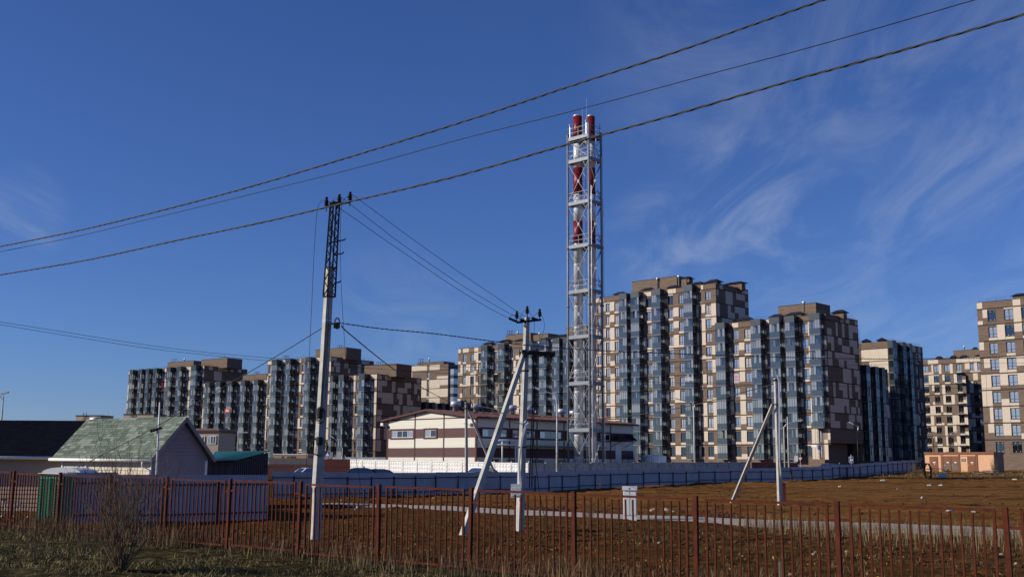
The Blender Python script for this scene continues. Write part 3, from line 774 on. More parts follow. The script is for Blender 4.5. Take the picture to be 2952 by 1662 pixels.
def gz(x): return EZ + (RZ - EZ) * (x / RX if x < RX else (GW - x) / (GW - RX))
for c0, c1 in zip(colsx, colsx[1:]):                            # gable panels
    b = MB(); xs_ = [c0 + .07] + ([RX] if c0 < RX < c1 else []) + [c1 - .07]
    lo = EZ + .12
    f0 = [(x, 0, lo) for x in xs_] + [(x, 0, max(lo + .01, gz(x) - .05)) for x in reversed(xs_)]
    b.face(f0); b.face([(x, .15, z) for x, y, z in reversed(f0)])
    for i in range(len(f0)):
        p, q = f0[i], f0[(i + 1) % len(f0)]; b.face([q, p, (p[0], .15, p[2]), (q[0], .15, q[2])])
    b.build('gable_panel', 'ivory', BH)
for x in colsx:
    cube('trim_strip', 'maroontrim', BH, x - .1 if x > 1 else -.05, x + .1 if x < GW - 1 else GW + .05, -.03, .06, 0, min(gz(max(.2, min(GW - .2, x))) - .1, RZ))
cube('trim_strip', 'maroontrim', BH, 0, GW, -.026, .06, EZ - .02, EZ + .12)
pane_window(BH, 'window', *wins[0], zl[2] + .12, zl[1] - .14, .03, 4); pane_window(BH, 'window', *wins[1], zl[2] + .12, zl[1] - .14, .03, 2)
# long side
def bv(px, y=1260): return (onpl(px, y, Vector((BC.x, BC.y, 0)), A) - Vector((BC.x, BC.y, 0))).dot(VA)
sw = [(bv(1390), bv(1460)), (bv(1477), bv(1541)), (bv(1556), bv(1618)), (bv(1634), bv(1680)), (bv(1731), bv(1758))]
ycols = [0.0] + [bv(x) for x in (1469, 1548, 1626, 1760)] + [BL]
for c0, c1 in zip(ycols, ycols[1:]):
    for k in range(6):
        cuts = [(c0 + .07, c1 - .07)]
        if k == 1:
            for w0, w1 in sw:
                nc = []
                for a, c in cuts:
                    if w0 > a and w1 < c: nc += [(a, w0), (w1, c)]
                    else: nc.append((a, c))
                cuts = nc
        for a, c in cuts:
            kk = kinds[k]
            cube('wall_panel', kk, BH, GW - .15, GW, a if a > .2 else .16, c, zl[k + 1] + .006, zl[k] - .006)
    cube('trim_strip', 'maroontrim', BH, GW - .05, GW + .03, max(.07, c0 - .1), c0 + .1, 0, EZ)
for w0, w1 in sw: pane_window(BH, 'window', w0, w1, zl[2] + .12, zl[1] - .14, GW - .03, 4 if w1 - w0 > 3 else 2, 'white', 'y')
cube('canopy', 'slab', BH, GW + .03, GW + 1.1, 2, BL - 7, zl[3] + .2, zl[3] + .38)
for y0, y1, m in ((2.2, 3.6, 'brownpaint'), (5.2, 6.6, 'slab'), (9.5, 11.5, 'slab'), (14, 15.6, 'slab'), (18.5, 20, 'slab')):
    d_ = cube('door', m, BH, GW + .004, GW + .07, y0, y1, 0, 2.6)
    cube('handle', 'galv', d_, 1, 1.6, .82, .88, .4, .47)
b = MB()                                                          # roof: two slabs with overhang
ov = .55
def slab(xa, za, xb, zb_):
    t = .22
    b.hexa([(xa, -ov, za - t), (xb, -ov, zb_ - t), (xb, BL + ov, zb_ - t), (xa, BL + ov, za - t), (xa, -ov, za), (xb, -ov, zb_), (xb, BL + ov, zb_), (xa, BL + ov, za)])
sl = (RZ - EZ) / RX; sr = (RZ - EZ) / (GW - RX)
slab(-.6, EZ + .2 - .6 * sl, RX, RZ + .2); slab(RX, RZ + .2, GW + .6, EZ + .2 - .6 * sr)
rf = b.build('roof', 'maroontrim', BH)
b = MB()
for i in range(26):                                              # standing seams on the visible slope
    y = -ov + .4 + i * 1.18; b.bar((RX + .1, y, RZ + .22), (GW + .58, y, EZ + .22 - .58 * sr), .06, .05)
b.build('roof_seam', 'maroontrim', rf)
for px, yt, yb in ((1313, 1156, 1184), (1372, 1163, 1185), (1476, 1167, 1193), (1524, 1173, 1196), (1619, 1178, 1202), (1655, 1183, 1203)):
    # vents stand on the right slope
    p0 = borg + A * (RX + 2.0); q = onpl(px, yb, p0, A); y = (q - p0).dot(VA); x = RX + 2.0; zr = RZ + .2 - 2.0 * sr
    top = onpl(px, yt, p0, A).z - bz; hh = max(.9, top - zr)
    b = MB(); r_ = .33
    b.lathe([(r_ * 1.0, -.3), (r_, hh * .5), (r_ * 1.9, hh * .52), (r_ * 1.9, hh * .98), (r_ * 1.2, hh)], (x, y, zr), 16)
    b.build('roof_vent', 'galv', BH, True)
pyv = bv(1795)                                                   # door with a little gabled canopy near the far end
cube('door', 'whiteplastic', BH, GW + .004, GW + .08, pyv - 1.6, pyv - .4, 2.4, 4.6)
b = MB(); c0, c1, zc_ = pyv - 2.4, pyv + .6, 5.2
b.face([(GW, c0, zc_), (GW + 2.0, c0, zc_), (GW + 2.0, (c0 + c1) / 2, zc_ + .8), (GW, (c0 + c1) / 2, zc_ + .8)])
b.face([(GW, (c0 + c1) / 2, zc_ + .8), (GW + 2.0, (c0 + c1) / 2, zc_ + .8), (GW + 2.0, c1, zc_), (GW, c1, zc_)])
for y in (c0 + .05, c1 - .05): b.bar((GW + 1.95, y, zc_), (GW, y, zc_ - .8), .06)
b.bar((GW + 1.98, c0, zc_), (GW + 1.98, c1, zc_), .06); b.build('door_canopy', 'roofmetal', BH)
b = MB()                                                          # landing with stairs and rail
b.box(GW + .09, GW + 1.6, pyv - 2.2, pyv + 1.6, 2.25, 2.38)
for i in range(10): b.box(GW + .3, GW + 1.5, pyv + 1.6 + i * .28, pyv + 1.88 + i * .28, 2.1 - i * .22, 2.16 - i * .22)
for yy in (pyv - 2.1, pyv - .8, pyv + .5, pyv + 1.5): b.bar((GW + 1.55, yy, 2.3), (GW + 1.55, yy, 3.4), .05)
for zz in (2.85, 3.4): b.bar((GW + 1.55, pyv - 2.1, zz), (GW + 1.55, pyv + 1.5, zz), .04)
b.bar((GW + 1.5, pyv + 1.5, 3.4), (GW + 1.5, pyv + 4.5, 1.1), .04); b.bar((GW + 1.5, pyv + 4.5, 1.1), (GW + 1.5, pyv + 4.5, 0), .04)
b.build('landing_stairs', 'black', BH)
for px, lab in ((1105, 0), (1358, 1)):                            # floodlights on the gable corners
    x = .05 if px < 1200 else GW - .9
    b = MB(); b.bar((x, -.02, zl[1] + .1), (x - .25, -.5, zl[1] + .55), .05); b.hexa([(x - .55, -.75, zl[1] + .5), (x - .1, -.75, zl[1] + .5), (x - .1, -.5, zl[1] + .42), (x - .55, -.5, zl[1] + .42), (x - .55, -.75, zl[1] + .85), (x - .1, -.75, zl[1] + .85), (x - .1, -.5, zl[1] + .8), (x - .55, -.5, zl[1] + .8)])
    b.build('floodlight', 'whiteplastic', BH)
b = MB()                                                          # gas pipes along the shaded side
def px3(px, py, off=2.2):
    q = onpl(px, py, Vector((BC.x, BC.y, 0)) + A * off, A); return (GW + off, (q - Vector((BC.x, BC.y, 0))).dot(VA), q.z - bz)
b.tube([px3(1438, 1268), px3(1489, 1268), px3(1492, 1271), px3(1492, 1345)], .09, 8); b.tube([px3(1432, 1281.5), px3(1493, 1281.5), px3(1496, 1284), px3(1496, 1345)], .09, 8); b.tube([px3(1486, 1268), px3(1486, 1345)], .08, 8)
b.tube([px3(1448, 1268), px3(1448, 1345)], .08, 8)
tag(b.build('gas_pipe', 'whiteplastic', None, True), 'white gas pipework on stands beside the shaded boiler house wall', 'pipe')
gp = bpy.data.objects['gas_pipe']; gp.location = borg; gp.rotation_euler = (0, 0, math.atan2(A.y, A.x))
# ------------------------------------------------------------------ chimney mast
TP = atY(1701.5, 1330, 130); tz = 0.7
TW = thing('chimney_mast', 'steel lattice mast carrying two red and silver banded chimney pipes', 'chimney', (TP.x, TP.y, tz), math.atan2(A.y, A.x))
LA, LB = 3.4, 2.4                                                # local x runs from -LA (left leg) to 0, y from 0 to LB
def tzz(y): return atY(1701, y, 130).z - tz
legs = [(0, 0), (-LA, 0), (0, LB), (-LA, LB)]
ttop = tzz(353)
for i, (x, y) in enumerate(legs):
    b = MB(); t_ = ttop - (0 if i == 0 else .9)
    b.tube([(x, y, 0), (x, y, t_)], .145, 12); b.tube([(x, y, t_), (x, y, t_ + .06)], .19, 12)
    for yy in (706, 875, 1110): b.tube([(x, y, tzz(yy) - .12), (x, y, tzz(yy) + .12)], .21, 12)
    b.build('leg', 'steel', TW, True)
lev = [tzz(y) for y in (388, 454, 577, 703, 835, 967, 1102, 1238)] + [0.4]
for z in lev[:-1]:
    b = MB()
    for (a, c) in ((0, 1), (0, 2), (1, 3), (2, 3)):
        b.bar((*legs[a], z), (*legs[c], z), .10, .42)
    for yy in (.55, 1.1, 1.65): b.bar((-LA, yy, z), (0, yy, z), .05, .12)
    b.box(-LA + .1, -LA + .5, .1, LB - .1, z + .2, z + .23); b.box(-1.9, -1.35, .1, LB - .1, z + .2, z + .23); b.box(-LA + .1, -.1, .06, .35, z + .2, z + .23)
    pf = b.build('platform', 'steel', TW)
    b = MB()
    for zz in (.55, 1.15):
        for (a, c) in ((0, 1), (0, 2), (1, 3), (2, 3)): b.bar((*legs[a], z + .2 + zz), (*legs[c], z + .2 + zz), .05)
    for x in (-LA * .5,):
        for y in (0, LB): b.bar((x, y, z), (x, y, z + 1.35), .05)
    b.build('guard_rail', 'steel', pf)
for zt, zb_ in zip(lev, lev[1:]):
    for (a, c) in ((0, 1), (0, 2), (1, 3), (2, 3)):
        p, q = legs[a], legs[c]
        if zt - zb_ < 3.2:
            b = MB(); b.bar((*p, zb_ + .2), (*q, zt - .2), .055); b.bar((*q, zb_ + .2), (*p, zt - .2), .055)
        else:
            b = MB(); b.bar((*p, zb_ + .2), (*q, zt - .2), .055); b.bar((*q, zb_ + .2), (*p, zt - .2), .055)
            mx, my = (p[0] + q[0]) / 2, (p[1] + q[1]) / 2; mz = (zt + zb_) / 2; b.box(mx - .16, mx + .16, my - .03, my + .03, mz - .2, mz + .2)
        b.build('brace', 'steel', TW)
def pipe(x, y, r, nm):
    yb = [334, 409, 485, 562, 638, 703]
    Yp = (Vector((TP.x, TP.y, 0)) + A * x + VA * y).y; zz = [atY(1690, q, Yp).z - tz for q in yb]
    p = put(None, 'chimney_pipe', TW, (x, y, 0))
    b = MB(); b.lathe([(r * 1.05, zz[0] - .16), (r * 1.05, zz[0] - .03), (r * .99, zz[0]), (r * .86, zz[0]), (r * .86, zz[0] - .6)], (0, 0, 0), 28)
    b.build('rim', 'galv', p, True)
    for i, (za, zc_) in enumerate(zip(zz, zz[1:])):
        o = MB().lathe([(r, zc_), (r, za - (0 if i else .14))], (0, 0, 0), 28).build('red_band' if i % 2 == 0 else 'steel_section', 'red' if i % 2 == 0 else 'pipe', p)
        for f in o.data.polygons: f.use_smooth = len(f.vertices) == 4
    z = zz[-1]; k = 0
    while z > 0.1:                                               # pipe made of flanged sections
        zn = max(0, z - 2.6)
        o = MB().lathe([(r, zn), (r * 1.0, z - .10), (r * 1.03, z - .08), (r * 1.03, z - .002)], (0, 0, 0), 28).build('steel_section', 'pipe', p)
        for f in o.data.polygons: f.use_smooth = len(f.vertices) == 4
        z = zn
pipe(-2.6, .98, .585, 'big'); pipe(-.78, 1.42, .48, 'small')
b = MB()
for s_ in (-.22, .22): b.bar((-1.62 + s_, 1.6, .3), (-1.62 + s_, 1.6, ttop - 2), .06)
z = .5
while z < ttop - 2: b.bar((-1.84, 1.6, z), (-1.40, 1.6, z), .035); z += .36
b.build('ladder', 'galv', TW)
b = MB()
b.bar((.25, LB + .05, 1), (.25, LB + .05, ttop - 9), .05)
for s_ in (0, .12): b.bar((.28, .1 + s_, .5), (.28, .1 + s_, ttop - 8), .03)
b.build('conduit', 'galv', TW)
zr = [tzz(270), tzz(298)]
for (x, y), z in zip(((-1.3, 1.2), (-1.75, .9)), zr):
    MB().tube([(x, y, lev[0]), (x, y, z)], [.035, .012], 6).build('lightning_rod', 'galv', TW)
b = MB()
for x, y in ((-LA + .35, 0), (-.4, 0), (-.2, LB), (-LA + .35, LB)): b.bar((x, y, lev[0]), (x, y, ttop + .1), .05); b.lathe([(.1, ttop + .1), (.14, ttop + .25), (.09, ttop + .42)], (x, y, 0), 8)
b.build('warning_lamp', 'galv', TW)
# ------------------------------------------------------------------ round steel tanks
for px, w_, Y, lab in ((1803, 60, 150, 'small ribbed steel tank with conical lid left of its twin beside the boiler house'), (1884, 73, 147, 'wider ribbed steel tank with conical lid in front of the apartment block')):
    p = atY(px, 1330, Y); r_ = w_ / 2 / F * Y * 1.0; g = terrain(p.x, p.y)
    t = thing('water_tank', lab, 'tank', (p.x, p.y, g - .1), 0, 'ribbed steel tanks'); zt = atY(px, 1314, Y).z - g + .1; za = atY(px, 1308, Y).z - g + .1
    b = MB(); n = 72; base = []
    for j in range(n):
        a = 2 * math.pi * j / n; rr = r_ * (1 if j % 2 else .978); base.append((rr * math.cos(a), rr * math.sin(a)))
    for j in range(n):
        p_, q_ = base[j], base[(j + 1) % n]; b.face([(*p_, 0), (*q_, 0), (*q_, zt), (*p_, zt)])
    b.build('shell', 'galv', t)
    MB().lathe([(r_ * 1.03, zt - .05), (r_ * 1.03, zt + .02), (.1, za)], (0, 0, 0), 36).build('lid', 'galv', t)
# ------------------------------------------------------------------ precast concrete fence (white lit part; shaded part coloured greyer for its shade)
def conc_panel_mesh(m):
    b = MB(); w, h, t = 2.46, 2.15, .09
    b.box(0, w, 0, t, 0, h); e = .11
    for x0, x1, z0, z1 in ((0, w, h - e, h), (0, w, 0, .2), (0, e, .2, h - e), (w - e, w, .2, h - e)): b.box(x0, x1, -.09, 0, z0, z1)
    nxp, nzp = 5, 4
    for i in range(nxp):
        for j in range(nzp):
            x0 = e + (w - 2 * e) * i / nxp; x1 = e + (w - 2 * e) * (i + 1) / nxp; z0 = .2 + (h - e - .2) * j / nzp; z1 = .2 + (h - e - .2) * (j + 1) / nzp
            c = ((x0 + x1) / 2, -.085, (z0 + z1) / 2); q = [(x0, -.002, z0), (x1, -.002, z0), (x1, -.002, z1), (x0, -.002, z1)]
            for k in range(4): b.face([q[k], q[(k + 1) % 4], c])
    return b.mesh('fence_panel', m)
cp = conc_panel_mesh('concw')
ck = Vector((atY(1524, 1345, 114.6).x, 114.6, 0))
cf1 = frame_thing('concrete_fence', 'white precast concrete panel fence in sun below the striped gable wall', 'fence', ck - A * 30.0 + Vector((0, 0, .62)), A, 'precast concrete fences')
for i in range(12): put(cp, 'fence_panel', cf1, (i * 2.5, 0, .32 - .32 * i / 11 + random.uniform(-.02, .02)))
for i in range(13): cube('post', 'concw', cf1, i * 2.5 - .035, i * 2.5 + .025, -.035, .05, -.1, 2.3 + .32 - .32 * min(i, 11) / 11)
cf2 = frame_thing('concrete_fence', 'precast concrete panel fence with its shade put into the grey, in front of the chimney mast', 'fence', ck + Vector((0, 0, .62)), VA, 'precast concrete fences')
cpg = conc_panel_mesh('conc')  # greyer concrete puts the shade on this run into its colour
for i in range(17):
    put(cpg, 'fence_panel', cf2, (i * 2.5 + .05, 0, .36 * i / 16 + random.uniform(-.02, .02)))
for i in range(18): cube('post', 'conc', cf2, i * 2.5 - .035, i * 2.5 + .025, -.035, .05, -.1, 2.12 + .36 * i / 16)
b = MB()
pe = ck + VA * 43
b.box(0, 12, 0, .1, 0, 2.2)
o = b.build('board_fence', 'redbrown'); o.location = pe + Vector((0, 0, .9)); o.rotation_euler = (0, 0, math.atan2(VA.y, VA.x)); tag(o, 'dark red board fence right of the grey concrete fence end', 'fence')
# ------------------------------------------------------------------ blue profiled sheet fences
def sheet_mesh(L, h, m):
    b = MB(); n = max(2, int(L / .105)); pr = []
    for i in range(n + 1): pr.append((L * i / n, (.0 if i % 2 else .022)))
    for (x0, y0), (x1, y1) in zip(pr, pr[1:]): b.face([(x0, y0, 0), (x1, y1, 0), (x1, y1, h), (x0, y0, h)])
    for (x0, y0), (x1, y1) in zip(pr, pr[1:]): b.face([(x1, y1 + .003, 0), (x0, y0 + .003, 0), (x0, y0 + .003, h), (x1, y1 + .003, h)])
    return b.mesh('sheet', m)
def sheet_fence(label, pts, h, group, hend=None, flip=1, m='bluesheet', lift=0.0, step=2.5, rails=True):
    o0 = pts[0]; t = thing('sheet_fence', label, 'fence', (o0.x, o0.y, terrain(o0.x, o0.y)), 0, group)
    zb0 = terrain(o0.x, o0.y)
    h0 = h; hend = hend or h
    for ii, (a, c) in enumerate(zip(pts, pts[1:])):
        h = h0 + (hend - h0) * ii / max(1, len(pts) - 2)
        d = Vector((c.x - a.x, c.y - a.y)); L = d.length; n = max(1, round(L / step)); d.normalize(); nn = Vector((d.y, -d.x)) * flip
        sl_ = L / n; me_ = sheet_mesh(sl_ - .004, h, m)
        for i in range(n):
            p = Vector((a.x, a.y)) + d * sl_ * i; g = terrain(p.x, p.y) - zb0 + lift
            q = Vector((a.x, a.y)) + d * sl_ * (i + 1); g2 = terrain(q.x, q.y) - zb0 + lift
            gg = max(g, g2) + random.uniform(-.03, .06)
            put(me_, 'sheet', t, (p.x - o0.x, p.y - o0.y, gg), None, math.atan2(d.y, d.x))
            pp = p + nn * .06 - Vector((o0.x, o0.y))
            MB().box(-.04, .04, -.04, .04, -.4, h - .28 + (gg - g)).build('post', 'bluedark', t, False, (pp.x, pp.y, g))
            if rails:
                qq = q + nn * .06 - Vector((o0.x, o0.y))
                for zz in (.32, h - .42): MB().bar((pp.x, pp.y, gg + zz), (qq.x, qq.y, gg + zz), .05, .06).build('rail', 'bluedark', t)
    return t
BF = [G(x, y) for x, y in ((782, 1440), (905, 1437), (1000, 1435), (1255, 1426), (1500, 1420), (1620, 1413), (1760, 1406), (1900, 1399), (2015, 1393), (2150, 1389), (2280, 1385))]
sheet_fence('long blue sheet metal fence with dark posts in front of the chimney mast', BF, 1.92, 'blue sheet metal fences', 1.55)
BF2 = [G(x, y) for x, y in ((2282, 1385), (2400, 1379), (2480, 1373), (2560, 1367), (2640, 1360))]
sheet_fence('far stretch of blue sheet metal fence with leaning frames left of the peach substation', BF2, 1.55, 'blue sheet metal fences', 1.75)
def Gz(x, y, z=0.0):
    r = ray(x, y); return EYE + r * ((z - 2.5) / r.z)
NF = [Gz(x, y) for x, y in ((182, 1517), (470, 1504), (768, 1494))]
nf = sheet_fence('near blue grey sheet metal fence behind the bare bush', NF, 2.0, 'blue sheet metal fences')
NF2 = [NF[-1], G(790, 1478)]
# ------------------------------------------------------------------ left houses
def slope_shingles(root, P00, P10, P01, P11, rows, cols, mats, nmax=300):
    """overlapping shingle tabs; P00-P10 eave, P01-P11 ridge"""
    rnd = random.Random(6); n = 0; extra = MB()
    nrm = (P10 - P00).cross(P01 - P00).normalized()
    if nrm.z < 0: nrm = -nrm
    for j in range(rows):
        v0, v1 = j / rows, (j + 1.12) / rows
        off = rnd.random() / cols; u_ = -off
        while u_ < 1:
            w = rnd.uniform(.7, 1.5) / cols; a, c = max(0, u_), min(1, u_ + w - .003)
            u_ += w
            if c - a < .01: continue
            def P(u, v): v = min(v, 1); return P00.lerp(P10, u).lerp(P01.lerp(P11, u), v)
            lift = nrm * .025
            q = [P(a, v0) + lift, P(c, v0) + lift, P(c, v1) + nrm * .006, P(a, v1) + nrm * .006]
            lo = [p - nrm * .02 for p in q]
            k = rnd.choices((0, 1, 2), (.5, .27, .23))[0]
            tgt = MB() if n < nmax else extra
            tgt.use(0 if n < nmax else k).hexa(lo + q)
            if n < nmax: tgt.build('shingle', mats[k], root)
            n += 1
    if extra.f:
        o = extra.build('shingle', mats, root); o['kind'] = 'stuff'
hz0 = 0.0
g1 = atY(438, 1327, 50.5); g1.z = 0
gd = Vector((2.0, 3.0, 0)).normalized(); ed = Vector((-3.0, 2.0, 0)).normalized()
GH = thing('garden_house', 'small house with green shingle roof, white gutter and siding', 'house', (g1.x, g1.y, 0), math.atan2(-ed.y, -ed.x))
# local x: along ridge from left (negative) to gable (0); local y: into depth along the gable
HW = 3.75; HL = 7.6; ez = 2.62; rz_ = 4.58
def hp(x, y, z): return Vector((x, y, z))
b = MB(); b.box(-HL + .45, -.32, .32, .40, 0, ez + .1); b.box(-HL + .45, -.32, HW - .4, HW - .32, 0, ez + .1); b.box(-HL + .45, -HL + .53, .4, HW - .4, 0, ez + .1); b.box(-.40, -.32, .4, HW - .4, 0, ez + .1)
b.build('wall', 'siding', GH)
z = .1
while z < ez: 
    b = MB(); b.hexa([(-HL + .45, .27, z), (-.3, .27, z), (-.3, .318, z), (-HL + .45, .318, z), (-HL + .45, .30, z + .2), (-.3, .30, z + .2), (-.3, .318, z + .2), (-HL + .45, .318, z + .2)]); b.build('siding_plank', 'siding', GH); z += .205
z = .1
while z < rz_ - .2:                                             # gable planks, clipped by the roof
    def half(zz): return (.25, HW - .25) if zz < ez + .15 else (.25 + (zz - ez - .15) * (HW / 2 - .25) / (rz_ - ez - .25), HW - .25 - (zz - ez - .15) * (HW / 2 - .25) / (rz_ - ez - .25))
    a0, c0 = half(z); a1, c1 = half(z + .16)
    if c1 - a1 < .05: break
    b = MB(); b.hexa([(-.32, a0, z), (-.27, a0, z), (-.27, c0, z), (-.32, c0, z), (-.32, a1, z + .16), (-.30, a1, z + .16), (-.30, c1, z + .16), (-.32, c1, z + .16)]); b.build('siding_plank', 'sidingv', GH); z += .163
b = MB(); t = .1
for s_ in (0, 1):
    y0, y1 = (0, HW / 2) if s_ == 0 else (HW, HW / 2)
    b.hexa([(-HL, y0, ez), (0, y0, ez), (0, y1, rz_), (-HL, y1, rz_), (-HL, y0, ez + t), (0, y0, ez + t), (0, y1, rz_ + t), (-HL, y1, rz_ + t)])
rf = b.build('roof', 'shingle3', GH)
slope_shingles(GH, hp(-HL, 0, ez + t), hp(.03, 0, ez + t), hp(-HL, HW / 2, rz_ + t), hp(.03, HW / 2, rz_ + t), 17, 19, ['shingle1', 'shingle2', 'shingle3'])
b = MB(); b.tube([(-HL - .1, -.06, ez + .02), (.02, -.06, ez - .02)], .075, 10); b.build('gutter', 'white', GH, True)
MB().tube([(-.6, -.06, ez), (-.6, -.06, ez - .28), (-.35, .2, ez - .45), (-.33, .22, .1)], .045, 8).build('downpipe', 'white', GH, True)
for s_ in (0, 1):
    y0 = 0 if s_ == 0 else HW
    MB().bar((-.02, y0, ez - .02), (-.02, HW / 2, rz_ - .02), .05, .16).build('barge_board', 'sidingv', GH)  # darker mauve tone paints the shade onto the whitish boards
for x in (-HL + .5, -5.2, -.35): cube('corner_trim', 'white', GH, x - .05, x + .05, .24, .30, 0, ez - .05)
MB().box(-.34, -.24, HW - .42, HW - .30, 0, ez).build('corner_trim', 'white', GH)
# dark roofed house
d1 = atY(268, 1322, 56); d1.z = 0
DH = thing('house', 'long house with dark navy roof, white gutter and tan siding at the edge', 'house', (d1.x, d1.y, 0), math.radians(-1.5))
dl = 16; dz = 2.5 + (1333 - 1322) * 56 / F; dr = atY(150, 1216, 58.5).z
b = MB(); b.box(-dl, -.1, .5, .6, 0, dz); b.box(-.2, -.1, .6, 5, 0, dz); b.build('wall', 'sidingb', DH)
z = .05
while z < dz - .05:
    MB().hexa([(-dl, .44, z), (-.1, .44, z), (-.1, .498, z), (-dl, .498, z), (-dl, .47, z + .21), (-.1, .47, z + .21), (-.1, .498, z + .21), (-dl, .498, z + .21)]).build('siding_plank', 'sidingb', DH); z += .215
b = MB(); b.hexa([(-dl, 0, dz), (.1, 0, dz), (.1, 2.8, dr), (-dl, 2.8, dr), (-dl, 0, dz + .1), (.1, 0, dz + .1), (.1, 2.8, dr + .1), (-dl, 2.8, dr + .1)]); b.hexa([(-dl, 5.6, dz), (.1, 5.6, dz), (.1, 2.8, dr), (-dl, 2.8, dr), (-dl, 5.6, dz + .1), (.1, 5.6, dz + .1), (.1, 2.8, dr + .1), (-dl, 2.8, dr + .1)])
rf = b.build('roof', 'navyroof', DH)
nrow = 18
for j in range(nrow):
    v0, v1 = j / nrow, (j + 1) / nrow
    y0, y1 = 2.8 * v0, 2.8 * v1; z0 = dz + .1 + (dr - dz) * v0; z1 = dz + .1 + (dr - dz) * v1
    MB().hexa([(-dl, y0, z0), (.12, y0, z0), (.12, y1, z1), (-dl, y1, z1), (-dl, y0, z0 + .03), (.12, y0, z0 + .03), (.12, y1, z1 + .004), (-dl, y1, z1 + .004)]).build('shingle_course', 'navyroof', rf)
MB().tube([(-dl, -.07, dz + .02), (.1, -.07, dz + .02)], .08, 10).build('gutter', 'white', DH, True)
MB().tube([(-.6, .35, 0), (-.6, .35, dz)], .05, 8).build('downpipe', 'white', DH, True)
# shed with green tin roof
s1 = atY(672, 1363, 66); g_ = 0
SH = thing('shed', 'brown sheet shed with green corrugated tin lean to roof behind the house', 'shed', (atY(610, 1363, 63).x, 63, 0), math.radians(8))
sw_ = 3.4
def spx(px, py, Y): p = atY(px, py, Y); return p
P1 = spx(590, 1324, 62); P2 = spx(672, 1322, 62.5); P3 = spx(772, 1304, 68)
o0 = SH.location
b = MB()
ang = SH.rotation_euler[2]
def loc(p): d = p - Vector((o0.x, o0.y, 0)); c, s_ = math.cos(-ang), math.sin(-ang); return Vector((d.x * c - d.y * s_, d.x * s_ + d.y * c, d.z))
A1, A2, A3 = loc(P1), loc(P2), loc(P3)
for pa, pb, m in ((A1, A2, 'brownsheet'), (A2, A3, 'bluedark')):
    dv = Vector((pb.x - pa.x, pb.y - pa.y)); L = dv.length; n = int(L / .16); dv.normalize(); nn = Vector((dv.y, -dv.x))
    b = MB()
    for i in range(n):
        q0 = Vector((pa.x, pa.y)) + dv * (L * i / n); q1 = Vector((pa.x, pa.y)) + dv * (L * (i + 1) / n)
        za = pa.z + (pb.z - pa.z) * i / n; zb_ = pa.z + (pb.z - pa.z) * (i + 1) / n; e = nn * (.04 if i % 2 else 0)
        b.hexa([(q0.x + e.x, q0.y + e.y, 0), (q1.x + e.x, q1.y + e.y, 0), (q1.x - nn.x * .05, q1.y - nn.y * .05, 0), (q0.x - nn.x * .05, q0.y - nn.y * .05, 0), (q0.x + e.x, q0.y + e.y, za), (q1.x + e.x, q1.y + e.y, zb_), (q1.x - nn.x * .05, q1.y - nn.y * .05, zb_), (q0.x - nn.x * .05, q0.y - nn.y * .05, za)])
    b.build('wall', m, SH)
R0, R1, R2, R3 = loc(spx(604, 1328, 61.5)), loc(spx(680, 1326, 62)), loc(spx(782, 1298, 68.5)), loc(spx(618, 1301, 68))
b = MB(); n = 34
for i in range(n):
    a, c = i / n, (i + 1) / n; zo = .03 if i % 2 else 0; z1_ = .03 if not i % 2 else 0
    p, q, r_, s_ = R0.lerp(R1, a), R0.lerp(R1, c), R3.lerp(R2, c), R3.lerp(R2, a)
    b.face([(p.x, p.y, p.z + zo), (q.x, q.y, q.z + z1_), (r_.x, r_.y, r_.z + z1_), (s_.x, s_.y, s_.z + zo)])
    b.face([(s_.x, s_.y, s_.z + zo - .01), (r_.x, r_.y, r_.z + z1_ - .01), (q.x, q.y, q.z + z1_ - .01), (p.x, p.y, p.z + zo - .01)])
b.build('roof', 'greentin', SH)
# low beige building with rooftop boxes behind the houses
lb = atY(240, 1216, 150)
LBb = thing('service_building', 'low beige building with two rooftop ventilation boxes behind the green roofed house', 'building', (atY(180, 1260, 150).x, 150, 0), math.radians(-14))
def lbz(y): return 2.5 + (1335 - y) * 150 / F
MB().box(0, 14, 0, 10, 0, lbz(1243)).build('wall', 'beige', LBb); MB().box(-.1, 14.1, -.1, 10.1, lbz(1243) + .002, lbz(1239)).build('parapet', 'maroontrim', LBb)
for i, (x0, x1, yt) in enumerate(((.8, 4.6, 1203), (8.2, 12.8, 1200))): 
    o = cube('ventilation_box', 'beige', LBb, x0, x1, 1.5, 4.5, lbz(1241), lbz(yt))
    cube('coping', 'band', LBb, x0 - .06, x1 + .06, 1.44, 4.56, lbz(yt) + .002, lbz(yt) + .12)
    b = MB()
    for s_ in (0, .5): b.bar((x0 + 1.2 + s_, 1.4, lbz(1241)), (x0 + 1.2 + s_, 1.4, lbz(yt) + .5), .05)
    for k in range(8): b.bar((x0 + 1.2, 1.4, lbz(1241) + .3 * k), (x0 + 1.7, 1.4, lbz(1241) + .3 * k), .03)
    b.build('ladder', 'black', LBb)
MB().tube([(3.5, 1.2, lbz(1241)), (3.5, 1.2, lbz(1212)), (4.6, 1.2, lbz(1212))], .3, 10).build('fan_duct', 'galv', LBb, True)
# two-window gatehouse between house and flats
gh = thing('gatehouse', 'small beige building with two white framed windows beyond the gable', 'building', (atY(560, 1290, 118).x, 118, .2), math.radians(-12))
def ghz(y): return 2.3 + (1336 - y) * 118 / F
MB().box(0, 2.75, 0, 4, 0, ghz(1250)).build('wall', 'beige', gh); MB().box(-.1, 2.85, -.1, 4.1, ghz(1250) + .002, ghz(1243)).build('cornice', 'maroontrim', gh); MB().box(-.05, 2.8, -.05, 4.05, ghz(1243) + .002, ghz(1238)).build('parapet', 'slab', gh)
for x0 in (.25, 1.55): pane_window(gh, 'window', x0, x0 + 0.95, ghz(1282), ghz(1259), -.02, 3, 'white', 'x', rim=False)
